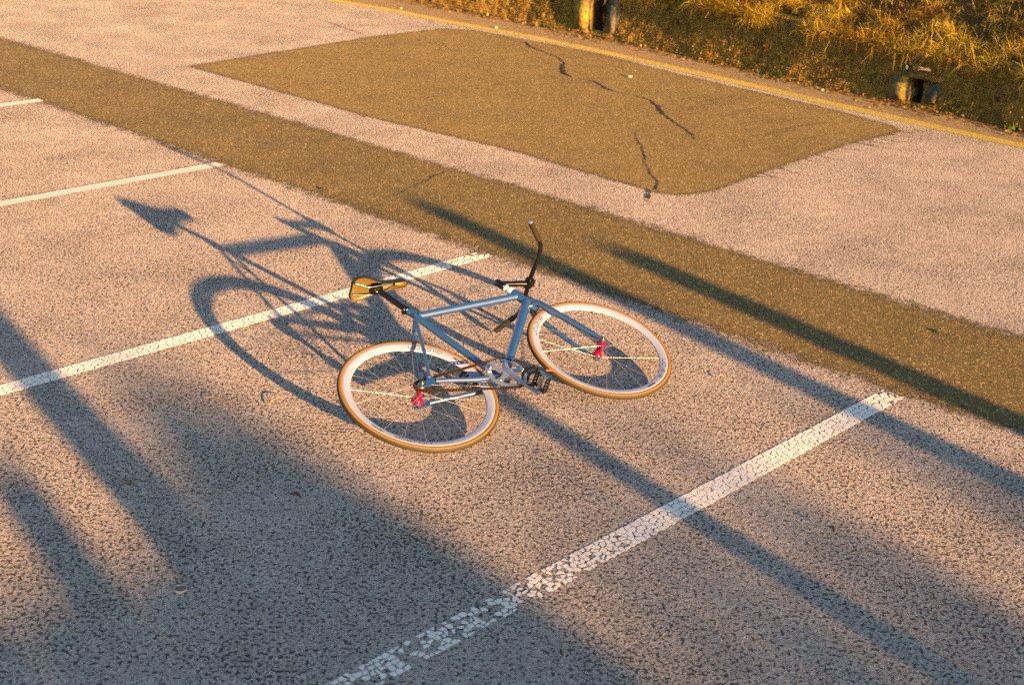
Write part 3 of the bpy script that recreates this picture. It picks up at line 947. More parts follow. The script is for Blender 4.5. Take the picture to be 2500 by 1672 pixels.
barR = [Vector((.941, -.03, .519))] + bez((.952, -.140, .521), (.960, -.200, .523), (.931, -.241, .529))
endR = Vector((.861, -.342, .545))
barL = [Vector((.941, .03, .519))] + bez((.952, .125, .523), (.960, .178, .528), (.933, .216, .538))
endL = Vector((.870, .3115, .570))
hb = MB()
pth = [endL.lerp(barL[-1], .02)] + barL[::-1] + [CL] + barR + [endR.lerp(barR[-1], .02)]
hb.tube(pth, [.0108] * (len(pth)), 18)
bar = hb.build('handlebar', M_BLACK, bike)
for end, b0 in ((endR, barR[-1]), (endL, barL[-1])):
    gm = MB()
    q = b0.lerp(end, .02); d = (end - q)
    prof = [.0118]
    pp = [q + d * (k / 14) for k in range(15)]
    gm.tube(pp, [.0128 if k % 2 else .0134 for k in range(15)], 18)
    gr = gm.build('grip', M_GRIP, bar)
    pg = MB(); pg.lathe([(0, .003), (.009, .003), (.0115, .001), (.0118, -.004)], end, d, 16); pg.build('bar_end_plug', M_SILVER, bar)
# seat post, clamp, saddle
sp = MB()
sp.tube([(.256, 0, .500), (.2035, 0, .672)], .0136, 20)
sp.tube([(.2035, 0, .665), (.2005, 0, .684)], [.0136, .016], 16)
post = sp.build('seatpost', M_BLACK, bike)
cp = MB()
cp.lathe([(.0155, -.009), (.0185, -.009), (.0190, 0), (.0185, .009), (.0140, .010)], (.2535, 0, .509), (-.271, 0, .9626), 24)
cp.box((.233, 0, .503), .014, .022, .014)
clampo = cp.build('seat_clamp', M_BLACK, bike)
b = MB(); b.lathe([(0, .004), (.0045, .003), (.005, 0)], (.233, -.011, .503), (0, -1, 0), 12); b.build('clamp_bolt', M_CHROME, clampo)
# saddle surface
def saddle_grid(nx=34, ny=16):
    xs = np.linspace(0, 1, nx)
    def half(t_):
        x = t_ * .282
        pts = [(0, .036), (.010, .056), (.03, .0675), (.055, .068), (.085, .058), (.115, .042), (.145, .030), (.18, .0235), (.22, .0205), (.255, .0200), (.272, .0165), (.282, .004)]
        return np.interp(x, [p_[0] for p_ in pts], [p_[1] for p_ in pts])
    top, bot = [], []
    for t_ in xs:
        h = half(t_)
        x = .081 + .282 * t_
        zc = .716 - .012 * math.sin(math.pi * min(1, t_ * 1.3)) * (1 if t_ < .77 else 0) + .010 * math.cos(t_ * math.pi) * .3 - .012 * t_
        zc = .717 - .020 * t_ + .010 * (abs(t_ - .45) ** 1.6)
        if t_ < .04: x = .081 + .282 * t_
        for k in range(ny + 1):
            s_ = -1 + 2 * k / ny
            y = h * math.sin(s_ * math.pi / 2)
            drop = (.016 + .012 * sstep(t_, .25, .6)) * abs(s_) ** 3
            xo = .012 * (1 - s_ * s_) * (-1 if False else 1) * max(0, 1 - t_ * 8)
            top.append((x + xo, y, zc + .012 - drop))
            bot.append((x + xo + (.003 if t_ < .05 else (-.003 if t_ > .95 else 0)), y * .93, zc + .001 - drop * .93))
    f = []
    w = ny + 1
    for i in range(nx - 1):
        for k in range(ny): f.append((i * w + k, i * w + k + 1, (i + 1) * w + k + 1, (i + 1) * w + k))
    return top, bot, f, nx, w
tp, bt, ff, nx_, w_ = saddle_grid()
mb = MB(); mb.add(tp, [q[::-1] for q in ff], True)
rim = []
o = len(mb.v); mb.add(bt, [], True)
border = [k for k in range(w_)] + [i * w_ + w_ - 1 for i in range(1, nx_)] + [(nx_ - 1) * w_ + k for k in range(w_ - 2, -1, -1)] + [i * w_ for i in range(nx_ - 2, 0, -1)]
for a, c_ in zip(border, border[1:] + border[:1]): mb.f.append((a, c_, o + c_, o + a)); mb.sm.append(True)
saddle = mb.build('saddle', M_SADDLE, bike)
mb = MB(); mb.add(bt, ff, True); mb.build('saddle_shell', M_SHELL, saddle)
nb_ = MB(); nb_.tube([(.300, 0, .694), (.325, 0, .690), (.350, 0, .690), (.358, 0, .692)], [.010, .0145, .013, .006], 12, flat=1.15); nb_.build('nose_bridge', M_SHELL, saddle)
for s in (-1, 1):
    rl = MB(); rl.tube([(.098, s * .030, .712), (.115, s * .0285, .704), (.150, s * .0225, .682), (.165, s * .0215, .678), (.235, s * .0215, .678), (.262, s * .019, .684), (.300, s * .010, .698), (.318, s * .008, .698)], .0036, 10)
    rl.build('saddle_rail', M_CHROME, saddle)
mb = MB()
mb.box((.200, 0, .684), .036, .052, .013); mb.box((.200, 0, .672), .042, .034, .012)
mb.tube([(.184, 0, .664), (.184, 0, .690)], .005, 10); mb.tube([(.216, 0, .662), (.216, 0, .690)], .005, 10)
cl_ = mb.build('rail_clamp', M_BLACK, saddle)
b = MB(); b.lathe([(0, .004), (.006, .003), (.0065, -.004)], (.187, -.004, .660), (0, -.2, -1), 12); b.build('clamp_bolt', M_GOLD, saddle)

# cranks, chainring, pedals, chain
CDIR = Vector((.036, 0, -.166)).normalized()          # drive-side crank points towards the tyres
RINGY = -.0455
T = 46; RR = .0127 * T / (2 * math.pi)
cr = MB()
outl = []
for k in range(T):
    a0 = 2 * math.pi * k / T
    for fa, r in ((-.5, RR - .0030), (-.28, RR - .0024), (-.12, RR + .0042), (.12, RR + .0042), (.28, RR - .0024)):
        a = a0 + fa * 2 * math.pi / T; outl.append((math.cos(a) * r, math.sin(a) * r))
K = len(outl); ri = RR - .0235
inn = [(math.cos(math.atan2(p_[1], p_[0])) * ri, math.sin(math.atan2(p_[1], p_[0])) * ri) for p_ in outl]
y0, y1 = RINGY + .0016, RINGY - .0016
vv = [(BB[0] + p_[0], y1, BB[2] + p_[1]) for p_ in outl] + [(BB[0] + p_[0], y1, BB[2] + p_[1]) for p_ in inn] + [(BB[0] + p_[0], y0, BB[2] + p_[1]) for p_ in outl] + [(BB[0] + p_[0], y0, BB[2] + p_[1]) for p_ in inn]
f = []
for i in range(K):
    j = (i + 1) % K
    f += [(i, j, K + j, K + i), (2 * K + i, 3 * K + i, 3 * K + j, 2 * K + j), (i, 2 * K + i, 2 * K + j, j), (K + i, K + j, 3 * K + j, 3 * K + i)]
cr.add(vv, f)
ring = cr.build('chainring', M_SILVER, bike)
sp_ = MB()
a_c = math.atan2(CDIR.z, CDIR.x)
for k in range(5):
    a = a_c + k * 2 * math.pi / 5
    d = Vector((math.cos(a), 0, math.sin(a))); n = Vector((-d.z, 0, d.x)); c0 = Vector((BB[0], 0, BB[2]))
    w0, w1, w2 = .0165, .0092, .0150
    pts = [c0 + d * .006 + n * w0, c0 + d * .030 + n * .0105, c0 + d * .050 + n * w1, c0 + d * .064 + n * .0105, c0 + d * .079 + n * w2, c0 + d * .079 - n * w2, c0 + d * .064 - n * .0105, c0 + d * .050 - n * w1, c0 + d * .030 - n * .0105, c0 + d * .006 - n * w0]
    sp_.prism(pts, (0, RINGY - .0024 - .0008 * (k + 1), 0), (0, RINGY - .0095 - .00025 * k, 0))
sp_.lathe([(.0075, -.0125), (.019, -.0120), (.0215, -.009), (.0215, .012), (.0, .012)], (BB[0], RINGY, BB[2]), (0, 1, 0), 28)
spider = sp_.build('spider', M_SILVER, ring)
for k in range(5):
    a = a_c + k * 2 * math.pi / 5
    b = MB(); b.lathe([(0, .0015), (.0048, .0015), (.0052, -.001)], (BB[0] + .0745 * math.cos(a), RINGY - .0108, BB[2] + .0745 * math.sin(a)), (0, -1, 0), 12); b.build('chainring_bolt', M_CHROME, ring)
b = MB(); b.lathe([(0, .0), (.0074, .0)], (BB[0], RINGY - .0118, BB[2]), (0, -1, 0), 20); b.build('dust_cap', M_RUBBER, ring)
def crank(side, d):
    m = MB()
    c0 = Vector((BB[0], side * .0520, BB[2])); L = .169
    n = Vector((-d.z, 0, d.x)); yv = Vector((0, side, 0))
    secs = [(-.006, .014, .008, 0), (.012, .0165, .009, 0), (.05, .0125, .0085, .002), (.12, .0108, .0075, .010), (.158, .0115, .0070, .014), (.172, .0118, .0068, .0145), (.180, .006, .0060, .0145)]
    v, f = [], []
    for (q, w, h, yo) in secs:
        c = c0 + d * q + yv * yo
        for (a_, b_) in ((-1, -.6), (-.7, -1), (.7, -1), (1, -.6), (1, .6), (.7, 1), (-.7, 1), (-1, .6)):
            v.append(c + n * (w * a_) + yv * (h * b_))
    for i in range(len(secs) - 1):
        for k in range(8): f.append((i * 8 + k, i * 8 + (k + 1) % 8, (i + 1) * 8 + (k + 1) % 8, (i + 1) * 8 + k))
    f += [tuple(range(8))[::-1], tuple(range((len(secs) - 1) * 8, len(secs) * 8))]
    m.add(v, f, False)
    o = m.build('crank_arm', M_SILVER, bike)
    return c0 + d * L + yv * .0215
pe_r = crank(-1, CDIR)
pe_l = crank(1, -CDIR)
cb = MB(); cb.cyl((BB[0], .036, BB[2]), (BB[0], .056, BB[2]), .0085, 14); cb.cyl((BB[0], -.036, BB[2]), (BB[0], -.05, BB[2]), .0085, 14); cb.build('crank_axle', M_CHROME, bike)
def pedal(e, side, fore, up):
    """e: crank end, fore: pedal front-back direction, up: its upper side"""
    m = MB(); yv = Vector((0, side, 0))
    m.cyl(e, e + yv * .086, .0052, 12)
    m.tube([e + yv * .012, e + yv * .02, e + yv * .07, e + yv * .082], [.010, .0115, .010, .0085], 14)
    o = m.build('pedal', M_SILVER, bike)
    for s in (-1, 1):                                        # toothed cage plates with slots
        q = MB()
        c = e + fore * (s * .033)
        th = fore * .0012
        def P_(y_, z_): return c + yv * y_ + up * z_
        teeth = []
        nT = 9
        for k in range(nT):
            ya = .014 + .074 * k / nT
            teeth += [P_(ya, .0125), P_(ya + .074 / nT * .5, .0158)]
        outline = teeth + [P_(.088, .0125), P_(.088, -.0125)] + [P_(.014 + .074 * (nT - k - .5) / nT, -.0155 if k % 2 else -.0125) for k in range(nT)] + [P_(.014, -.0125)]
        # leave four slots: build as bars
        q.prism([P_(.014, .0125)] + teeth + [P_(.088, .0125), P_(.088, .006), P_(.014, .006)], -th, th)
        q.prism([P_(.014, -.006), P_(.088, -.006), P_(.088, -.0125)] + [P_(.014 + .074 * (nT - k - .5) / nT, -.0158 if k % 2 else -.0125) for k in range(nT)] + [P_(.014, -.0125)], -th * 1.02, th * 1.02)
        for ya in (.014, .030, .047, .064, .0805):
            q.prism([P_(ya, .0062), P_(ya + .0075, .0062), P_(ya + .0075, -.0062), P_(ya, -.0062)], -th * .97, th * .97)
        q.build('cage_plate', M_BLACK, o)
    q = MB()
    q.box(e + yv * .0165, .068 if abs(fore.x) > .7 else .014, .004, .068 if abs(fore.z) > .7 else .014)
    q.build('inner_plate', M_BLACK, o)
    q = MB(); q.prism([e + yv * .089 + fore * .032 + up * .008, e + yv * .089 - fore * .032 + up * .008, e + yv * .089 - fore * .032 - up * .008, e + yv * .089 + fore * .032 - up * .008], (0, 0, 0), yv * .003)
    q.build('end_plate', M_CHROME, o)
    return o
foreR = Vector((0.05, 0, -1)).normalized(); upR = Vector((1, 0, .05)).normalized()
ped_r = pedal(pe_r, -1, foreR, upR)
ped_l = pedal(pe_l, 1, foreR, upR)
def strap(pts, parent, w=.007, th=.0012, mat=M_STRAP, name='toe_strap', wdir=None):
    m = MB()
    P = [Vector(p_) for p_ in pts]
    for _ in range(2):
        Q = [P[0]]
        for a, b_ in zip(P, P[1:]): Q += [a.lerp(b_, .25), a.lerp(b_, .75)]
        P = Q + [P[-1]]
    v, f = [], []
    for i in range(len(P)):
        d = (P[min(i + 1, len(P) - 1)] - P[max(i - 1, 0)]).normalized()
        n = (wdir - d * wdir.dot(d)).normalized(); h = d.cross(n)
        v += [P[i] + n * w + h * th, P[i] - n * w + h * th, P[i] - n * w - h * th, P[i] + n * w - h * th]
    for i in range(len(P) - 1):
        for k in range(4): f.append((i * 4 + k, i * 4 + (k + 1) % 4, (i + 1) * 4 + (k + 1) % 4, (i + 1) * 4 + k))
    f += [(0, 3, 2, 1), tuple(range(4 * (len(P) - 1), 4 * len(P)))]
    m.add(v, f)
    return m.build(name, mat, parent)
e = pe_r
WZ = Vector((0, 0, 1))
def ofs(x, y, z): return e + Vector((x, -y, z))
# strap loop on the side of the platform away from the plate, with its free tail
strap([ofs(-.006, .012, .022), ofs(-.030, .006, .045), ofs(-.052, .030, .060), ofs(-.052, .070, .062), ofs(-.030, .094, .052), ofs(-.004, .094, .030), ofs(.010, .090, .020)], ped_r, wdir=WZ)
strap([ofs(-.010, .020, .020), ofs(-.038, .030, .040), ofs(-.040, .066, .042), ofs(-.014, .088, .030), ofs(.020, .080, .030), ofs(.050, .066, .036)], ped_r, w=.006, wdir=WZ)
strap([ofs(.046, .068, .036), ofs(.070, .062, .038), ofs(.104, .056, .040)], ped_r, w=.005, mat=M_ORANGE, name='strap_tip', wdir=WZ)
strap([ofs(.006, .018, .012), ofs(.022, .030, .030), ofs(.022, .070, .030), ofs(.006, .088, .012)], ped_r, w=.006, wdir=WZ)
e = pe_l
def ofs(x, y, z): return e + Vector((x, y, z))
strap([ofs(-.006, .014, .02), ofs(-.030, .02, .03), ofs(-.034, .05, .034), ofs(-.016, .078, .03), ofs(.004, .08, .02)], ped_l, wdir=WZ)
# chain
TC = 15; RC = .0127 * TC / (2 * math.pi)
dx, dz = BB[0], BB[2]
Lc = math.hypot(dx, dz); base = math.atan2(dz, dx); al = math.asin((RR - RC) / Lc)
def cpt(c, r, a): return Vector((c[0] + r * math.cos(a), RINGY, c[1] + r * math.sin(a)))
a_up = base + math.pi / 2 + al; a_dn = base - math.pi / 2 - al
path = []
for k in range(61): path.append(cpt((BB[0], BB[2]), RR, a_up - (a_up - a_dn) * k / 60))
for k in range(41): path.append(cpt((0, 0), RC, a_dn - (2 * math.pi - (a_up - a_dn)) * k / 40))
path.append(path[0])
cum = [0]
for a, b_ in zip(path, path[1:]): cum.append(cum[-1] + (b_ - a).length)
def at_len(s):
    s = s % cum[-1]
    for i in range(len(cum) - 1):
        if s <= cum[i + 1]:
            q = (s - cum[i]) / max(1e-9, cum[i + 1] - cum[i]); return path[i].lerp(path[i + 1], q)
    return path[-1]
nl = int(round(cum[-1] / .0127 / 2) * 2); pit_ = cum[-1] / nl
ch = MB()
for k in range(nl):
    a, b_ = at_len(k * pit_), at_len((k + 1) * pit_)
    d = (b_ - a).normalized(); n = Vector((-d.z, 0, d.x))
    for s in (-1, 1):
        yy = s * (.0042 if k % 2 else .0030)
        w = .0042
        pts = [a - d * .003 + n * w * .7, a + n * w, a.lerp(b_, .5) + n * w * .62, b_ + n * w, b_ + d * .003 + n * w * .7, b_ + d * .003 - n * w * .7, b_ - n * w, a.lerp(b_, .5) - n * w * .62, a - n * w, a - d * .003 - n * w * .7]
        ch.prism(pts, (0, yy - .0005, 0), (0, yy + .0005, 0))
    ch.cyl(a + Vector((0, -.0046, 0)), a + Vector((0, .0046, 0)), .0032, 8)
ch.build('chain', M_CHAIN, bike)

# ---- wheels
RIMO, RIMI = .3160, .2820
def letter_strokes():
    """aileron in thin squared strokes; each letter is a list of polylines in a unit box (w, 1)"""
    L = {}
    L['a'] = (.80, [[(.10, 1), (.66, 1), (.8, .86), (.8, 0), (.14, 0), (0, .14), (0, .42), (.12, .54), (.8, .54)]])
    L['i'] = (.02, [[(.0, 0), (.0, 1)]])
    L['l'] = (.18, [[(.0, 1), (.0, .12), (.10, 0), (.18, 0)]])
    L['e'] = (.84, [[(.74, 0), (.14, 0), (0, .14), (0, .86), (.14, 1), (.70, 1), (.84, .86), (.84, .60), (.72, .48), (0, .48)]])
    L['r'] = (.42, [[(0, 0), (0, .86), (.14, 1), (.42, 1)]])
    L['o'] = (.84, [[(.14, 0), (.70, 0), (.84, .14), (.84, .86), (.70, 1), (.14, 1), (0, .86), (0, .14), (.14, 0)]])
    L['n'] = (.80, [[(0, 0), (0, 1), (.66, 1), (.80, .86), (.80, 0)]])
    return L
LS = letter_strokes()
def rim_y(r):
    """outer face of the rim at radius r"""
    q = (RIMO - r) / (RIMO - RIMI)
    return .0112 if q < .22 else .0112 - (.0112 - .0032) * ((q - .22) / .78) ** 1.2
def wheel(cx, rear):
    wname = empty('wheel', (cx, 0, 0), bike)
    m = MB()
    prof = [(RIMO - .001, -.0080), (RIMO + .0015, -.0100), (RIMO, -.0112)] + [(RIMO - (RIMO - RIMI) * q, -rim_y(RIMO - (RIMO - RIMI) * q)) for q in (.22, .4, .6, .8, .95)] + [(RIMI - .0008, -.0018), (RIMI - .0008, .0018)] + [(RIMO - (RIMO - RIMI) * q, rim_y(RIMO - (RIMO - RIMI) * q)) for q in (.95, .8, .6, .4, .22)] + [(RIMO, .0112), (RIMO + .0015, .0100), (RIMO - .001, .0080)]
    m.lathe(prof, (0, 0, 0), (0, 1, 0), 128, close=True)
    rim_ = m.build('rim', M_RIM, wname)
    rt_, rc = .0128, .3232
    def tp_(a, k=1.0): return (rc + math.cos(a) * rt_ * k, math.sin(a) * rt_ * k)
    m = MB(); a1 = math.radians(47); a2 = math.radians(146)
    for s in (-1, 1):
        m.lathe([tp_(s * (a1 + (a2 - a1) * k / 7)) for k in range(8)], (0, 0, 0), (0, 1, 0), 128)
    m.build('tyre', M_TAN, wname)
    m = MB(); a3 = math.radians(50)
    m.lathe([tp_(-a3 + 2 * a3 * k / 10, 1.06) for k in range(11)], (0, 0, 0), (0, 1, 0), 128)
    m.build('tread', M_TREAD, wname)
    # hub
    fl = .0335; fr_ = .0260 if rear else .0225
    m = MB()
    half = [(.0135, 0), (.0138, .010), (.0160, .020), (.0205, fl - .006), (fr_, fl - .003), (fr_ + .001, fl - .001), (fr_ + .0005, fl + .002), (.016, fl + .0035), (.0125, fl + .008), (.010, fl + .009), (.0, fl + .009)]
    m.lathe([(r, -h) for r, h in half[::-1]] + half[1:], (0, 0, 0), (0, 1, 0), 36)
    m.build('hub', M_HUB, wname)
    w2 = .060 if rear else .052
    m = MB(); m.cyl((0, -w2 - .014, 0), (0, w2 + .012, 0), .0046, 12)
    m.build('axle', M_GOLD, wname)
    for s in (-1, 1):
        m = MB(); m.tube([(0, s * (w2 + .0045), 0), (0, s * (w2 + .0115), 0)], .0088, 6); m.lathe([(.005, 0), (.0105, 0), (.0105, .0025), (.005, .0025)], (0, s * (w2 + .0045), 0), (0, s, 0), 18)
        m.tube([(0, s * (fl + .009), 0), (0, s * (w2 - .003), 0)], .0070, 14)
        m.build('axle_nut', M_GOLD, wname)
    if rear:
        m = MB(); o_ = []
        for k in range(TC):
            for fa, r in ((-.5, RC - .003), (-.2, RC + .003), (.2, RC + .003)):
                a = 2 * math.pi * (k + fa) / TC; o_.append((math.cos(a) * r, 0, math.sin(a) * r))
        m.prism(o_, (0, RINGY - .0014, 0), (0, RINGY + .0014, 0))
        m.build('sprocket', M_RUBBER, wname)
        m = MB(); m.lathe([(.006, .004), (.0165, .004), (.0185, 0), (.0185, -.003), (.01, -.003)], (0, RINGY - .004, 0), (0, -1, 0), 20); m.build('lockring', M_GOLD, wname)
    # spokes, 20, crossed
    ns = 20
    rot = .18 if rear else -.55
    me_sp = None
    for k in range(ns):
        s = -1 if k % 2 else 1
        ar = rot + 2 * math.pi * k / ns
        tang = (1 if (k // 2) % 2 else -1) * 1.20
        ah = ar + tang
        p0 = Vector((math.cos(ah) * (fr_ - .002), s * fl, math.sin(ah) * (fr_ - .002)))
        p1 = Vector((math.cos(ar) * (RIMI + .002), s * .0010, math.sin(ar) * (RIMI + .002)))
        m = MB(); m.tube([p0, p1], .00105, 6); 
        m.tube([p1 + (p0 - p1).normalized() * .014, p1], .0019, 6)
        m.build('spoke', M_SPOKE, wname)
    va = math.radians(-136 if rear else 122)
    d = Vector((math.cos(va), 0, math.sin(va)))
    m = MB(); m.tube([d * (RIMI + .002), d * (RIMI - .018), d * (RIMI - .030), d * (RIMI - .036)], [.0032, .0030, .0026, .0018], 8)
    m.build('valve', M_GOLD, wname)
    # rim lettering, tops towards the hub, read counter-clockwise seen from the drive side
    m = MB()
    HT = .0150; r_base = RIMO - .0085
    def put(x, y_):                                       # x along the rim (m), y up from baseline (m) -> point on the rim face
        r = r_base - y_
        return r, x
    def on_rim(ang0, x, y_, lift=.0006):
        r = r_base - y_; a = ang0 + x / (RIMO - .016)
        return Vector((math.cos(a) * r, -(rim_y(r) + lift), math.sin(a) * r))
    def stroke(ang0, pts, half):
        P = []
        for a, b_ in zip(pts, pts[1:]):
            n = max(1, int(math.hypot(b_[0] - a[0], b_[1] - a[1]) / .003))
            P += [(a[0] + (b_[0] - a[0]) * k / n, a[1] + (b_[1] - a[1]) * k / n) for k in range(n)]
        P.append(pts[-1])
        L_, R_ = [], []
        for i in range(len(P)):
            d0, d1 = P[max(i - 1, 0)], P[min(i + 1, len(P) - 1)]
            tx, ty = d1[0] - d0[0], d1[1] - d0[1]; q = math.hypot(tx, ty) + 1e-9
            nx2, ny2 = -ty / q * half, tx / q * half
            L_.append(on_rim(ang0, P[i][0] + nx2, P[i][1] + ny2)); R_.append(on_rim(ang0, P[i][0] - nx2, P[i][1] - ny2))
        k = len(P)
        m.add(L_ + R_, [(i, i + 1, k + i + 1, k + i) for i in range(k - 1)])
    word = 'aileron'
    starts = [math.radians(x) for x in ((39, -141) if rear else (-63, 117))]
    for a0 in starts:
        x = 0
        for chh in word:
            wd, pls = LS[chh]
            for pl in pls: stroke(a0, [(x + p_[0] * HT * 1.72 + p_[1] * .003, p_[1] * HT) for p_ in pl], .00095)
            x += wd * HT * 1.72 + .0078
    tx = bpy.data.curves.new('maker_word', 'FONT'); tx.body = 'velocity'; tx.size = .0155; tx.shear = .35; tx.offset = .0005; tx.resolution_u = 3
    to = bpy.data.objects.new('maker_word', tx); COL.objects.link(to)
    dg = bpy.context.evaluated_depsgraph_get(); dg.update()
    tm_ = bpy.data.meshes.new_from_object(to.evaluated_get(dg))
    bm = bmesh.new(); bm.from_mesh(tm_); bmesh.ops.triangulate(bm, faces=bm.faces[:])
    tv = [(v.co.x, v.co.y) for v in bm.verts]; tf = [tuple(v.index for v in f_.verts) for f_ in bm.faces]; kx = .059 / max(q_[0] for q_ in tv)
    bm.free(); bpy.data.objects.remove(to); bpy.data.meshes.remove(tm_)
    for a0 in starts:
        m.add([on_rim(a0, x_ * kx - .106, y_ * .95 + .001) for x_, y_ in tv], tf)
        dt = [(math.cos(q) * .0012, math.sin(q) * .0012) for q in [k * math.pi / 4 for k in range(8)]]
        m.add([on_rim(a0, -.026 + x_, .007 + y_) for x_, y_ in dt], [tuple(range(8))])
    m.build('rim_lettering', M_INK, wname)
    return wname
wheel(0, True)
wheel(FA[0], False)

# ------------------------------------------------------------------ small things lying about
def pebble(px, py, r, label, mat=M_PEBBLE):
    x, y = pixel_ground(px, py)
    bm = bmesh.new(); bmesh.ops.create_icosphere(bm, subdivisions=2, radius=r)
    for v in bm.verts:
        v.co *= 1 + .25 * mnoise.noise(v.co / r * 1.3 + Vector((px, py, 0)))
        v.co.z *= .62
    me = bpy.data.meshes.new('pebble'); bm.to_mesh(me); bm.free(); me.materials.append(mat)
    o = link('pebble', me); o.location = (x, y, r * .5)
    tag(o, label, 'pebble', 'loose pale pebbles')
pebble(1211, 70, .020, 'pale pebble on the yellow line above the corner of the brown patch')
pebble(979, 23, .014, 'tiny pale pebble on the yellow line near the top edge')
pebble(1463, 77, .022, 'pale pebble among dead leaves in front of the tall drain hole')
pebble(1538, 190, .020, 'pale pebble lying on the brown patch beyond the long crack')
pebble(2007, 222, .015, 'small pale pebble on the verge left of the square drain hole')
def bent_twig(name, pts, r, mat, label, cat, group, lift=.004):
    P = [Vector((*pixel_ground(*p_), lift + (.010 * math.sin(math.pi * k / (len(pts) - 1))))) for k, p_ in enumerate(pts)]
    base = P[len(P) // 2].copy(); base.z = 0
    for _ in range(2):
        Q = [P[0]]
        for a, b_ in zip(P, P[1:]): Q += [a.lerp(b_, .25), a.lerp(b_, .75)]
        P = Q + [P[-1]]
    m = MB(); m.tube([p_ - base for p_ in P], [r * (1 - .5 * k / len(P)) for k in range(len(P))], 6)
    o = m.build(name, mat); o.location = base
    tag(o, label, cat, group)
NG = 'dry needles and twigs on the asphalt'
bent_twig('pine_needle', [(497, 976), (515, 973), (531, 976), (546, 980)], .0016, M_NEEDLE, 'curved orange needle in the open sunlit asphalt left of the rear wheel', 'pine needle', NG)
bent_twig('pine_needle', [(657, 992), (668, 984), (680, 979), (690, 972)], .0022, M_NEEDLE, 'orange needle beside the shadow strip close left of the rear wheel', 'pine needle', NG, .008)
bent_twig('pine_needle', [(936, 1309), (956, 1306), (976, 1309), (988, 1314)], .0014, M_NEEDLE, 'yellow needle in the shade below the rear wheel', 'pine needle', NG)
bent_twig('pine_needle', [(1748, 924), (1760, 920), (1772, 923)], .0018, M_NEEDLE, 'short yellow needle right of the front wheel', 'pine needle', NG)
bent_twig('twig', [(294, 1187), (312, 1183), (331, 1183)], .0035, M_LEAFDRY, 'thick short brown twig in the shade at the left', 'twig', NG)
bent_twig('twig', [(985, 1309), (1000, 1313), (1022, 1323)], .0022, M_CRACK, 'dark twig touching the end of the yellow needle in the shade', 'twig', NG)
def dead_leaf(px, py, s, rot, label):
    x, y = pixel_ground(px, py)
    m = MB()
    N = 7
    v = []
    for k in range(N):
        t_ = k / (N - 1); w = s * .36 * math.sin(math.pi * min(1, t_ * .95 + .03)) ** .8
        xx = (t_ - .5) * s * 2
        zz = .006 + .012 * math.sin(t_ * 3)
        v += [(xx, w, zz + .008), (xx, 0, zz), (xx, -w, zz + .010)]
    f = []
    for k in range(N - 1):
        for j in range(2): f.append((k * 3 + j, k * 3 + j + 1, (k + 1) * 3 + j + 1, (k + 1) * 3 + j))
    m.add(v, f, True)
    o = m.build('dead_leaf', M_LEAFDRY); o.location = (x, y, 0); o.rotation_euler = (0, 0, rot)
    tag(o, label, 'leaf', 'dead leaves on the asphalt')
dead_leaf(722, 1216, .022, -.4, 'curled brown leaf in the middle of the broad shade')
dead_leaf(2030, 1300, .015, 1.9, 'tiny dark leaf right of the nearest white line')
dead_leaf(2332, 829, .022, .2, 'dark leaf on the dark trench strip at the right edge')
dead_leaf(801, 471, .018, .7, 'small dark leaf at the lower edge of the trench strip beyond the bicycle')
# round rusty disc pressed into the asphalt
x, y = pixel_ground(440, 1438)
disc = empty('metal_disc', (x, y, 0))
tag(disc, 'small round rusty disc with a pale rim pressed into the shaded asphalt', 'metal disc')
m = MB(); m.lathe([(0, .0045), (.014, .004), (.0185, .0030), (.0185, 0)], (0, 0, 0), (0, 0, 1), 26); m.build('disc_face', M_RUST, disc)
m = MB()
prof = [(.0185, .001), (.0190, .0055), (.0215, .0050), (.0222, 0)]
m.lathe(prof, (0, 0, 0), (0, 0, 1), 26)
m.v = [(v[0] * (1 + .07 * mnoise.noise(Vector(v) * 120)), v[1] * (1 + .07 * mnoise.noise(Vector(v) * 120 + Vector((3, 3, 3)))), v[2] * (1 + .4 * mnoise.noise(Vector(v) * 90))) for v in m.v]
m.build('pale_rim', simple('pale_lime_rim', (.50, .47, .43), .8, var=.3, scale=150), disc)

# ------------------------------------------------------------------ posts that throw the long shadows; unseen wall and shrubs added for broad shade
BACK = -3.5                                              # metres up-sun from the origin, along the sun's azimuth
TE = math.tan(SUN_EL)
def back_frame(perp, along=BACK):
    p_ = SD * along + NN * perp; return Vector((p_[0], p_[1], 0))
ROTB = math.atan2(NN[1], NN[0])
def post(perp, width, tip_along, label, along=BACK):
    h = (tip_along - along) * TE
    o = empty('timber_post', back_frame(perp, along)); o.rotation_euler = (0, 0, ROTB)
    tag(o, label, 'post', 'timber posts behind the camera')
    w = width / 2
    m = MB(); m.add([(sx_ * w, sy_ * w, z) for z in (0, h - .02) for sx_, sy_ in ((-1, -1), (1, -1), (1, 1), (-1, 1))], [(0, 1, 5, 4), (1, 2, 6, 5), (2, 3, 7, 6), (3, 0, 4, 7), (3, 2, 1, 0), (4, 5, 6, 7)])
    m.build('shaft', M_WOOD, o)
    m = MB(); m.add([(sx_ * w * .98, sy_ * w * .98, h - .019) for sx_, sy_ in ((-1, -1), (1, -1), (1, 1), (-1, 1))] + [(sx_ * w * .5, sy_ * w * .5, h) for sx_, sy_ in ((-1, -1), (1, -1), (1, 1), (-1, 1))], [(0, 1, 5, 4), (1, 2, 6, 5), (2, 3, 7, 6), (3, 0, 4, 7), (4, 5, 6, 7)])
    m.build('cap', M_WOOD, o)
post(-4.335, .165, 7.13, 'tall timber post behind the camera whose shadow passes the front wheel')
post(-4.828, .19, 5.78, 'outermost timber post behind the camera, shading the dark strip')
post(-3.072, .125, 5.2, 'slim timber post behind the camera whose shadow reaches the chainring')
post(-1.447, .205, 8.5, 'tallest timber post behind the camera whose shadow crosses the lower left')
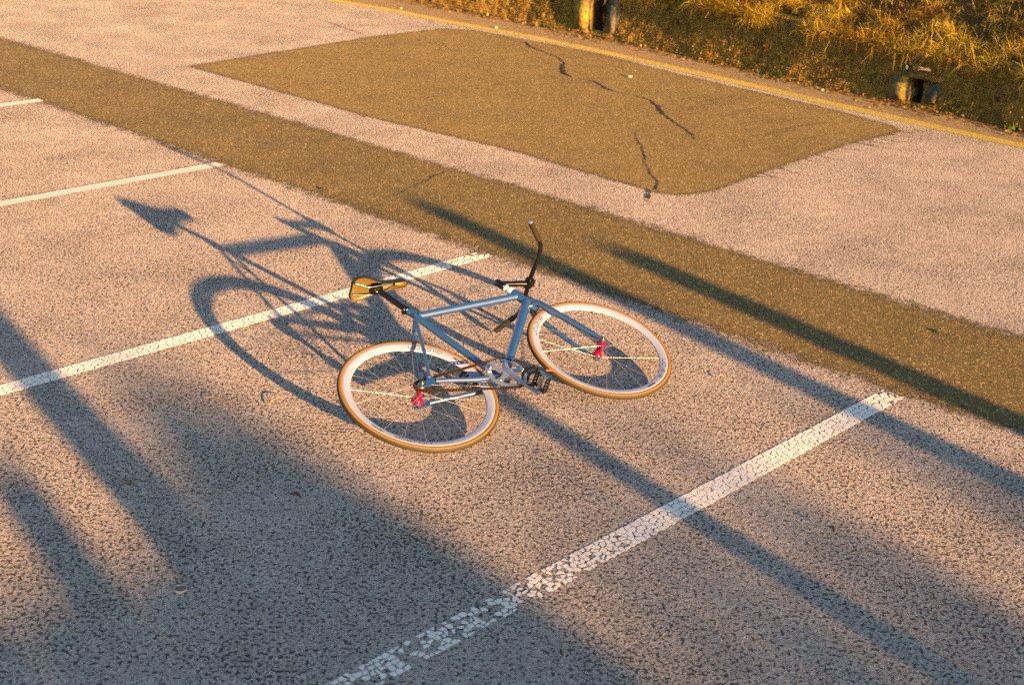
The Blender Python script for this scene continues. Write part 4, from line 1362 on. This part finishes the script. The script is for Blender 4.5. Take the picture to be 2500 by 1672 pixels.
post(-1.08, .17, 4.75, 'short timber post behind the camera at the left of the row', BACK - 3)
def masonry(name, p0, p1, depth, h, label, cat, along=BACK, rounded=0.0):
    o = empty(name, back_frame((p0 + p1) / 2, along)); o.rotation_euler = (0, 0, ROTB)
    tag(o, label, cat)
    wd = abs(p1 - p0)
    nc = max(2, int(round(wd / .32))); nr = max(2, int(round(h / .16)))
    ms = MB(); ms.box((0, 0, h / 2 - .02), wd - .03, depth - .03, h - .06); ms.build('core', M_SOIL, o)
    for r in range(nr):
        for c in range(nc):
            w0 = -wd / 2 + (c + .0) * wd / nc; 
            m = MB(); m.box((w0 + wd / nc / 2, 0, (r + .5) * h / nr), wd / nc - .008 - .004 * RNG.random(), depth + RNG.uniform(-.01, .01), h / nr - .008 - .004 * RNG.random())
            if not (rounded and r == nr - 1 and c in (0, nc - 1)): m.build('stone', M_STONE2, o)
masonry('shade_wall', 1.5, -1.5, .3, (3.75 + 7) * TE, 'unseen stone wall added behind the camera to shade the near ground', 'wall', along=-7)  # added out of view, its height set by where the shade should end
def shadow_shrub(p0, p1, tip, along, label):
    """made-up shrub shaped for its shadow: dark core and thousands of leaves"""
    h = (tip - along) * TE
    o = empty('shadow_shrub', back_frame((p0 + p1) / 2, along)); o.rotation_euler = (0, 0, ROTB)
    tag(o, label, 'shrub')
    w = abs(p1 - p0) / 2
    bm = bmesh.new(); bmesh.ops.create_icosphere(bm, subdivisions=4, radius=1)
    def shape(v):
        z = v.z
        e_ = (abs(v.x) ** 4 + abs(v.z) ** 4 + abs(v.y) ** 4) ** .25
        v = v / e_ if z > 0 else v
        k = 1 + .10 * mnoise.noise(v * 2.5) + .05 * mnoise.noise(v * 6)
        x = v.x * (1.0 if z > 0 else 1.12); zz = z if z > 0 else z
        return Vector((x * w * k, v.y * w * .8 * k, h * .62 + zz * h * (.38 if z > 0 else .62) * k))
    P, F, C = [], [], []
    for _ in range(7000):
        v = Vector(RNG.normal(0, 1, 3)).normalized(); c = A(shape(v)) * (1 + RNG.normal(0, .015))
        if c[2] < 0: continue
        a1 = RNG.normal(0, 1, 3); a1 /= np.linalg.norm(a1); b1 = np.cross(a1, RNG.normal(0, 1, 3)); b1 /= np.linalg.norm(b1)
        q = len(P); P += [c + a1 * .05, c + b1 * .025, c - a1 * .05, c - b1 * .025]; F.append((q, q + 1, q + 2, q + 3)); C += [A([.05, .085, .02]) * RNG.uniform(.6, 1.4)] * 4
    for v in bm.verts: v.co = shape(v.co.copy()) * .97; v.co.z = max(v.co.z, -.02)
    me = bpy.data.meshes.new('core'); bm.to_mesh(me); bm.free(); me.materials.append(M_SOIL)
    link('core', me, o)
    stuff(link('leaves', np_mesh('leaves', A(P), A(F), M_BLADE, colors=A(C)), o))
shadow_shrub(-1.22, -2.34, 4.5, -17, 'unseen dense shrub added up-sun to cast the broad shade')  # added blocker, outline fitted to the broad soft shadow
def dapple_shrub(p0, p1, tip, along, label):
    """made-up airy shrub for dappled shade: stems and scattered leaf sprays that let light through"""
    h = (tip - along) * TE
    o = empty('dapple_shrub', back_frame((p0 + p1) / 2, along)); o.rotation_euler = (0, 0, ROTB)
    tag(o, label, 'shrub')
    w = abs(p1 - p0) / 2
    for k in range(9):
        x0 = RNG.uniform(-w, w)
        pth = [Vector((x0 * .6, 0, -.02)), Vector((x0 * .8, RNG.normal(0, .1), h * .4)), Vector((x0 + RNG.normal(0, .1), RNG.normal(0, .2), h * RNG.uniform(.75, .98)))]
        mb = MB(); mb.tube(pth, [.03, .02, .008], 7); mb.build('stem', M_WOOD, o)
    P, F, C = [], [], []
    for _ in range(210):
        c0 = A([RNG.uniform(-w, w), RNG.normal(0, .3), h * (1 - abs(RNG.normal(0, .13)))])
        if mnoise.noise(Vector((c0[0] * 2.2, 0, c0[2] * 1.2))) < -.12: continue
        for _l in range(9):
            c = c0 + RNG.normal(0, .09, 3)
            a1 = RNG.normal(0, 1, 3); a1 /= np.linalg.norm(a1); b1 = np.cross(a1, RNG.normal(0, 1, 3)); b1 /= np.linalg.norm(b1)
            q = len(P); P += [c + a1 * .07, c + b1 * .035, c - a1 * .07, c - b1 * .035]; F.append((q, q + 1, q + 2, q + 3)); C += [A([.06, .09, .02]) * RNG.uniform(.6, 1.4)] * 4
    stuff(link('leaves', np_mesh('leaves', A(P), A(F), M_BLADE, colors=A(C)), o))
dapple_shrub(-2.2, -4.4, 2.8, -24, 'unseen airy shrub added far up-sun to dapple the near ground')  # added blocker, sparse so that the shade stays mottled
